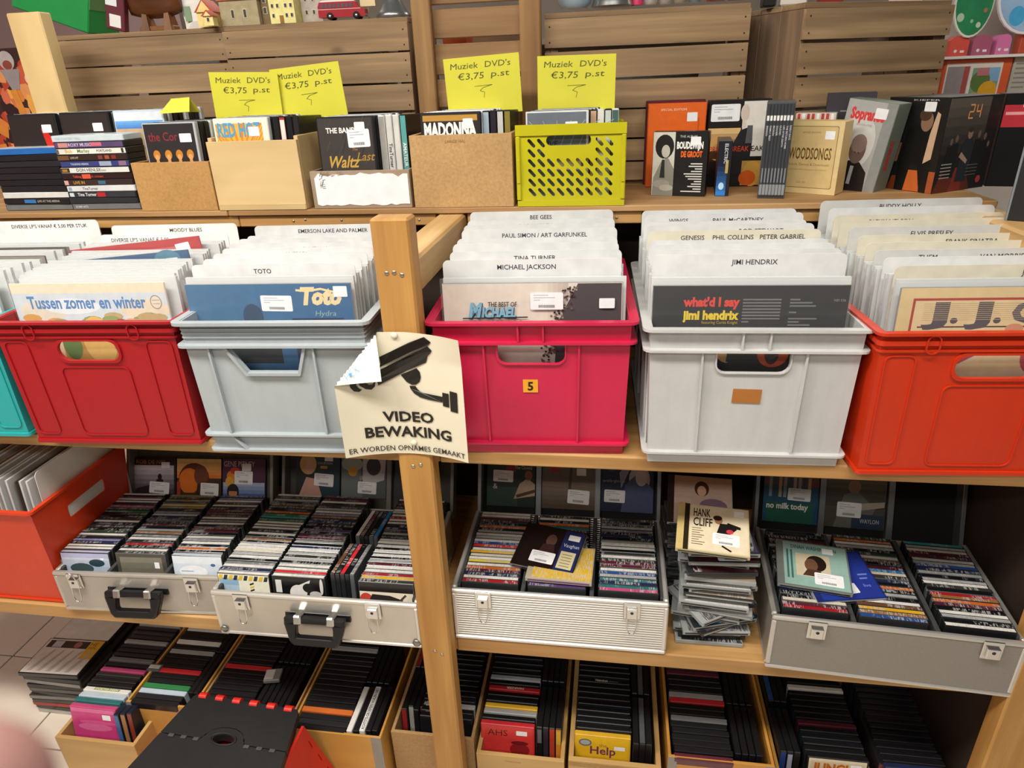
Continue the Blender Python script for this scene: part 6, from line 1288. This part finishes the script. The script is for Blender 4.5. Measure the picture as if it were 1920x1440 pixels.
# box 1 .. 3
b = open_box('film_box', 'orange-yellow wooden box with grey tape, behind the step stool', -.852, -.660, .006, .40, ZF_, .232, OAK, .006)
obj('tape_strip', MB().box(-.0006, .022, -.0009, -.0002, 0, .197), TAPE, b)
frow('taped box behind the stool', 'films in the taped box behind the stool', -.770, 0.028, .0172, 'kKsekkRkkkGkwkkwdk', None, None, 5)
srow('first dark block of the taped stool-side box', 'films in the taped box behind the stool', -.694, .05, 2); srow('rear dark block of the taped stool-side box', 'films in the taped box behind the stool', -.694, .19, 2)
b = open_box('film_box', 'brown cardboard box of black films, half hidden by the step stool', -.654, -.386, .006, .40, ZF_, .232, CARDB, .005)
frow('brown box behind the stool', 'films in the brown box behind the stool', -.578, 0.028, .0172, 'kkkkkkkkRkkkKkkkkk', None, None, 5)
srow('front block of the brown stool-side box', 'films in the brown box behind the stool', -.497, .03, 6, (), .0162); srow('rear block of the brown stool-side box', 'films in the brown box behind the stool', -.497, .175, 6, (), .0162)
t = thing('cassette', 'small clear cassette with pale label lying on black films', 'cassette', (-.490, .120, .2355), (0, 0, .2)); obj('shell', MB().bbox(-.022, .022, -.02, .02, 0, .012, .002), solid('#8a8784', .15), t); obj('paper_label', MB().box(-.02, .004, -.016, .016, .0121, .0126), solid('#dcdad4', .4), t)
b = open_box('film_box', 'orange-yellow wooden box with lettered white spines, beside the middle post', -.380, -.141, -.024, .40, ZF_, .232, OAK, .006)
obj('tape_strip', MB().box(.213, .2396, -.0009, -.0002, 0, .197), TAPE, b)
frow('box beside the post', 'films in the box beside the post', -.303, 0.002, .0172, 'kKkokkkkkkkkKkkGkk', None, None, 5)
for k, (st, tx) in enumerate((('#e6e4de', None), (None, None), ('#e9e7e2', 'ACHTSTE-GROEPERS HUILEN NIET'), (None, None), (None, None))):
    side_dvd(['plain white film spine lying lengthwise beside the middle post', 'black film spine between the two white lengthwise spines', 'white lettered film spine lying lengthwise beside the middle post', 'black film case nearest the box wall beside the middle post', 'second black film case nearest the box wall beside the middle post'][k], (-.226 + .0158*k, -.014 + .002*k, ZF_+.0085), 'films in the box beside the post', '#e2e0da' if st else '#141417', st, 0, Art().text(tx, .0, .0, .0075, '#3a3a5a', w=.125, bold=.02) if tx else None)
srow('dark rear block of the box beside the post', 'films in the box beside the post', -.226, .135, 4, (), .0165)
# box 4 behind the post
b = open_box('film_box', 'chipboard box behind the middle post holding mixed film spines', -.128, .084, .010, .40, ZF_, .215, chip('#b18c5c'), .008)
for k, (c, n_) in enumerate((('#a82c2c', 'red'), ('#b9b6ae', 'pale grey'), ('#1c1c1e', 'black'), ('#c9302c', 'bright red'), ('#d9d6ce', 'white'))):
    dvd_spine(f'{n_} film spine, {ORD[k]} in the box behind the post', (-.108 + .0158*k, .045 + .01*(k % 2), ZF_+.0085), c, 'films in the box behind the post', (radians(-6), 0, 0), '#17171a')
srow('rear block of the box behind the post', 'films in the box behind the post', -.108, .20, 5, ('#8a2a2a', None, None, '#7d7b78'), .0158)
frow('right half of the post-hidden box', 'films in the box behind the post', .004, .030, .0172, 'kkGkkkkkkkkkkkk', None, None, -8)
# box 5
b = open_box('film_box', 'pale box with a red lettered film, right of the middle post', .092, .308, -.006, .40, ZF_, .190, PLY, .010)
Art().text('Nederlands', .07, .135, .006, '#a98850', shear=.2).build('pencil_note', b, (0,0,0), XF, ZF)
a = Art(.3).rect(-.064, .003, .0625, .187, '#cf3a38').text('AHS', -.05, .158, .018, '#4a1c1c', w=.05).ell(.03, .12, .025, .02, '#8a2024').ell(.03, .14, .022, .006, '#6e1a1e').tag(.022, .163, .027, .013)
frow('box with the red lettered film', 'films in the pale box right of the post', .165, .022, .0178, 'RkGykkRkskkkkkgkk', a, 'red film case with dark capitals, front of its box', -9, ZF_+.0085, {6: Art().text('NIARZER', .092, .0115, .0075, '#efe6e0', w=.046, bold=.03, rot=pi)})
for k, (c, n_) in enumerate((('#1c1a1c', 'black'), ('#2e2c34', 'charcoal'), ('#b8402c', 'rust red'), ('#d98a24', 'orange'))):
    dvd_spine(f'{n_} film spine, {ORD[k]} beside the red lettered film', (.243 + .0157*k, .030, ZF_+.0085), c, 'films in the pale box right of the post', (radians(-6), 0, 0), '#17171a', '#d9b03c' if k == 3 else '#6a6a70' if k == 0 else None)
srow('dark rear block beside the red lettered film', 'films in the pale box right of the post', .243, .19, 4)
# box 6
b = open_box('film_box', 'plywood box with a yellow film, below the ribbed silver case', .318, .537, -.006, .40, ZF_, .200, PLY, .012)
for k in range(4): obj('ply_layer', MB().box(.001, .218, -.0011, -.0002, .148 + .004*k, .150 + .004*k), solid('#b08c54', .7), b)
a = Art(.3).rect(-.064, .003, .0625, .187, '#e0b424').ell(-.042, .168, .016, .011, '#6d6f70').ell(-.042, .168, .012, .007, '#a9abac').text('the', -.008, .158, .010, '#8a6a2c').text('Help', -.03, .136, .023, '#6a3458', w=.062, bold=.02).tag(.028, .152, .026, .011)
frow('box with the yellow film', 'films in the plywood box', .400, .022, .0178, 'ykkkkkkkkkkkkkkkk', a, 'yellow film case with purple lettering, front of the plywood box', -8, ZF_+.0085, {9: Art().text('Heineken', .045, .004, .0075, '#d9d9d6', w=.032, bold=.03).text('ontvoering', .080, .0045, .0048, '#9a9a98', w=.024)})
srow('dark block beside the yellow film', 'films in the plywood box', .478, .030, 3, (None, '#54565a')); srow('dark rear block beside the yellow film', 'films in the plywood box', .478, .175, 3, (None, '#54565a'))
# box 7
b = open_box('film_box', 'orange-brown wooden box with grey taped corners, right of the plywood box', .552, .792, .006, .40, ZF_, .232, wood('#cf9440', '#a86c2c', 'x', .6, .5, False, .5), .007)
obj('tape_strip', MB().box(-.0006, .020, -.0009, -.0002, 0, .197), TAPE, b); obj('tape_strip', MB().box(.220, .2406, -.0009, -.0002, 0, .197), TAPE, b)
frow('box with grey taped corners', 'films in the box with taped corners', .633, 0.028, .0175, 'mkkkkkgkkRGkkkmkk', None, None, 5)
srow('dark block of the box with taped corners', 'films in the box with taped corners', .714, .030, 4, (), .0162); srow('dark rear block of the box with taped corners', 'films in the box with taped corners', .714, .17, 4, (), .0162)
# box 8
b = open_box('film_box', 'brown wooden box with an orange lettered film, lower right', .802, 1.016, .004, .40, ZF_, .200, OAK, .008)
a = Art(.3).rect(-.064, .003, .0625, .187, '#d9cdb4').rect(-.06, .15, .06, .18, '#c9bca0').text('JUNGLE', -.055, .150, .024, '#b8641e', w=.10, bold=.05).tag(.028, .160, .024, .016)
for k in range(3): dvd_spine(f'{["blue", "navy starred", "black"][k]} film spine, {ORD[k]} beside the orange lettered film', (.820 + .0158*k, .030, ZF_+.0085), ['#24407a', '#1c2038', '#1a1a1c'][k], 'films in the brown box lower right', (radians(-6), 0, 0), '#17171a', '#9aa0b0' if k == 1 else None, 'SEX AND' if k == 1 else None)
srow('dark rear block beside the orange lettered film', 'films in the brown box lower right', .820, .19, 3, ('#2c4a86', None))
frow('box with the orange lettered film', 'films in the brown box lower right', .938, .022, .0178, 'kkkkkmkkkkkwkkkkk', a, 'cream film case with orange letters, front of the brown box', -8)
# loose films in the corner
a = Art(.3).rect(-.064, .003, .0625, .187, '#2a4f8a').rect(-.06, .165, .06, .183, '#5f86c0').rect(-.03, .150, -.022, .163, '#dfe4ec').rect(-.03, .150, -.012, .154, '#dfe4ec').tag(.03, .150, .024, .016)
frow('loose row in the lower right corner', 'loose films in the lower right corner', 1.108, .020, .0178, 'nkkkkkkkkkkkkkkkk', a, 'blue film case at the front of the loose corner row', -8, ZF_+.0005)
for k in range(2): dvd_spine(f'{["maroon", "grey patterned"][k]} film spine leaning beside the loose blue film', (1.022 + .016*k, .035, ZF_+.0005), ['#6a2a30', '#9aa0a4'][k], 'loose films in the lower right corner', (radians(-4), radians(5), 0))
# ------------------------------------------------------------------ films lying on the floor at the left
z = .0005
for k, (s_, b_) in enumerate((('#b9b4ac', '#8a8680'), ('#2a2826', '#1c1a1a'), ('#a82a2a', '#8a1c1c'), ('#3a3836', '#242222'), ('#7d7a76', '#3a3836'), ('#232326', '#17171a'), ('#55524e', '#2a2828'), ('#1f1f22', '#17171a'), ('#8a8884', '#3c3a38'), ('#2a2a2c', '#17171a'), ('#3a3a3c', '#1c1c1e'))):
    o = dvd_flat(f'film case lying {ORD[k]} from the bottom of the floor stack', (-1.200 + RND.uniform(-.006, .006), .118, z), s_, 'films stacked on the floor', RND.uniform(-.05, .05), b_); z += DT + .0005
    if k == 10:
        a = Art(.08).rect(.004, .003, .186, .131, '#d6cfc8').rect(.012, .098, .17, .126, '#3a3434').rect(.03, .10, .06, .124, '#b9b9c4').ell(.11, .112, .012, .012, '#a06a64').rect(.145, .06, .186, .131, '#d9a93c').text('HE', .15, .11, .014, '#5a4420').text('MEN', .15, .098, .009, '#5a4420')
        for i in range(5): a.poly([(.02+.03*i, .01), (.035+.03*i, .01), (.055+.03*i, .09), (.048+.03*i, .09)], '#b4aca6')  # stripes on the pale ground: ceiling tube glare painted into the cover colour
        a.build('cover_print', o, (-DH/2, 0, DT), (1,0,0), (0,1,0))
z2 = .0005
for k in range(9):
    o = dvd_flat(f'film case lying {ORD[k]} from the bottom of the rear floor stack', (-1.235 + RND.uniform(-.006, .006), .275, z2), RND.choice(['#2a2826', '#6a6662', '#1f1f22']), 'films stacked on the floor behind', RND.uniform(-.03, .03), '#242224', (), '#e2dfd8' if k == 8 else None); z2 += DT + .0005

# ------------------------------------------------------------------ folding step stool
ST = thing('step_stool', 'black and red folding plastic step stool standing before the boxes', 'step stool', (0, .012, 0))
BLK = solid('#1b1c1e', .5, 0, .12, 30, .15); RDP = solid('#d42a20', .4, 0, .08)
TZ = .33
P = {'bl': (-.606, -.040), 'br': (-.326, -.056), 'fl': (-.650, -.262), 'fr': (-.292, -.275)}
def quad(u, v):   # u 0..1 left-right, v 0..1 back-front
    b_ = [P['bl'][i]*(1-u) + P['br'][i]*u for i in (0, 1)]; f_ = [P['fl'][i]*(1-u) + P['fr'][i]*u for i in (0, 1)]
    return (b_[0]*(1-v) + f_[0]*v, b_[1]*(1-v) + f_[1]*v)
def slab(nm, loop, holes, z0, z1, mt, par=ST):
    return obj(nm, MB().plate([quad(*p) for p in loop], [[quad(*p) for p in h] for h in holes], z0, z1, lambda x, y, zq: (x, zq, y)) if False else MB().plate([quad(*p) for p in loop], [[quad(*p) for p in h] for h in holes], z0, z1, lambda x, d, yy: (x, yy, d)), mt, par)
def arc(cu, cv, ru, rv, a0, a1, n=10): return [(cu + ru*cos(radians(a0 + (a1-a0)*k/n)), cv + rv*sin(radians(a0 + (a1-a0)*k/n))) for k in range(n+1)]
back_loop = [(.02, .0), (.98, .0), (1.0, .03), (1.0, .495)] + [(.68, .495)] + arc(.5, .495, .17, .16, 0, -180)[::1] + [(.32, .495), (0, .495), (0, .03)]
front_loop = [(0, .505), (.32, .505)] + [(.33, .47)] + arc(.5, .46, .155, .13, 180, 360) + [(.67, .47), (.68, .505), (1.0, .505), (1.0, .97), (.98, 1.0), (.02, 1.0), (0, .97)]
grip = arc(.5, .47, .085, .055, 0, 360, 20)[:-1]
slab('top_panel', back_loop, [], TZ-.022, TZ, BLK); slab('top_panel', front_loop, [grip], TZ-.022, TZ, BLK)
gc = quad(.5, .48); obj('grip_rim', MB().tube([quad(u, v) + (TZ+.0005,) for u, v in arc(.5, .47, .10, .068, 0, 360, 24)[:-1]], .0018, 6, 0, True), BLK, ST)
slab('grip_panel', [(.36, .36), (.64, .36), (.64, .60), (.36, .60)], [], TZ-.05, TZ-.04, RDP)
for u in (.10, .20, .30, .70, .80, .90):
    x, y = quad(u, .515); obj('hinge_notch', MB().bbox(x-.007, x+.007, y-.004, y+.004, TZ+.0002, TZ+.003, .001), solid('#4a4c4e', .4), ST)
for k in range(6):
    x, y = quad(.08 + .165*k, -.008); obj('hinge_tab', MB().tube([(x-.010, y-.002, TZ-.005), (x+.010, y-.0026, TZ-.005)], .0098, 10), RDP, ST)
for k in range(5):
    x, y = quad(.10 + .19*k, 1.012); obj('hinge_tab', MB().tube([(x-.010, y, TZ-.005), (x+.010, y, TZ-.005)], .0098, 10), RDP, ST)
# red side frames: two splayed legs with slots and an open arch
for s_, (u, sx) in enumerate(((0.0, -1), (1.0, 1))):
    yb, yf = quad(u, .06)[1], quad(u, .94)[1]; x0 = quad(u, .5)[0] - sx*.004; ex = sx*.045
    ym = (yb+yf)/2; H = TZ-.022
    loop = [(yb+.075, 0), (yb+.012, 0), (yb-.006, H), (yf+.006, H), (yf-.012, 0), (yf-.075, 0)] if False else [(yb+.030, 0), (yb-.035, 0), (ym-.05, 0.0), (ym-.04, 0)]
    outer = [(yb+.05, 0), (yb-.012, H), (yf+.012, H), (yf-.05, 0), (yf+.02, 0), (ym-.012, H*.62), (ym+.012, H*.62), (yb-.02, 0)]
    slots = []
    for k in range(4):
        zc = H*(.82 - .2*k); yo = yb - .012 + (.062)*(1 - zc/H) - .010; slots.append([(yo-.004, zc-.018), (yo, zc-.018), (yo-.0035, zc+.010), (yo-.0075, zc+.010)])
    obj('side_frame', MB().plate(outer, slots, 0, .006, lambda yy, d, zq, x0=x0, ex=ex, sx=sx, H=H: (x0 + sx*d + ex*(1 - zq/H), yy, zq)), RDP, ST)
for v, nm in ((.06, 'back_frame'), (.94, 'front_frame')):
    (xl, yl), (xr, yr) = quad(.03, v), quad(.97, v); H = TZ-.022; dyy = .045 if v < .5 else -.045
    outer = [(xl-.04, 0), (xl, H), (xr, H), (xr+.04, 0), (xr-.05, 0), ((xl+xr)/2+.05, H*.5), ((xl+xr)/2-.05, H*.5), (xl+.05, 0)]
    if v > .5: obj(nm, MB().plate(outer, [], 0, .006, lambda x, d, zq, yl=yl, yr=yr, xl=xl, xr=xr, dyy=dyy, H=H: (x, yl + (yr-yl)*(x-xl)/(xr-xl) + dyy*(1 - zq/H) + d, zq)), RDP, ST)
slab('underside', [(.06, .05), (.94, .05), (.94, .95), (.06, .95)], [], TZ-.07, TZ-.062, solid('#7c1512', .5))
# ================================================================== the photographer's hand beside the lens
hand = bpy.data.meshes.new('person')
def cam_pt(x, y, z): return CAM + _r3*x + _u3*y + _f2*z
pts, edges, rad = [], [], []
def joint(x, y, z, r1, r2=None, frm=None):
    pts.append(cam_pt(x, y, z)); rad.append((r1, r2 or r1))
    if frm is not None: edges.append((frm, len(pts)-1))
    return len(pts)-1
wr = joint(-.052, -.175, .004, .026, .019); fa = joint(-.040, -.30, -.06, .034, .028, wr); joint(-.03, -.44, -.14, .042, .038, fa)
pm = joint(-.060, -.130, .020, .030, .015, wr)
for i, (kx, ky, kz, L) in enumerate(((-.066, -.092, .038, ((-.058, -.060, .050), (-.0485, -.042, .055), (-.0425, -.0275, .056))), (-.084, -.095, .032, ((-.090, -.060, .040), (-.082, -.048, .026), (-.072, -.052, .014))), (-.100, -.104, .024, ((-.107, -.074, .030), (-.098, -.064, .016), (-.088, -.068, .006))), (-.113, -.117, .014, ((-.120, -.094, .018), (-.112, -.084, .008), (-.104, -.086, .0))))):
    k = joint(kx, ky, kz, .0105, .010, pm)
    for j, p in enumerate(L): k = joint(*p, (.0092, .0088, .0076)[j], None, k)
k = joint(-.034, -.140, .022, .013, .012, wr); k = joint(-.022, -.112, .030, .0108, None, k); k = joint(-.018, -.092, .030, .0080, None, k)
hand.from_pydata(pts, edges, []); ho = link('person', hand)
sk = ho.modifiers.new('skin', 'SKIN'); sk.use_smooth_shade = True
for v, r_ in zip(hand.skin_vertices[0].data, rad): v.radius = r_
hand.skin_vertices[0].data[wr].use_root = True
ss = ho.modifiers.new('subdivision', 'SUBSURF'); ss.levels = 2; ss.render_levels = 2
hand.materials.append(solid('#85605a', .55, 0, .08, 30))
tag(ho, 'blurred fingertip of a bare hand reaching into the lower left corner', 'person')
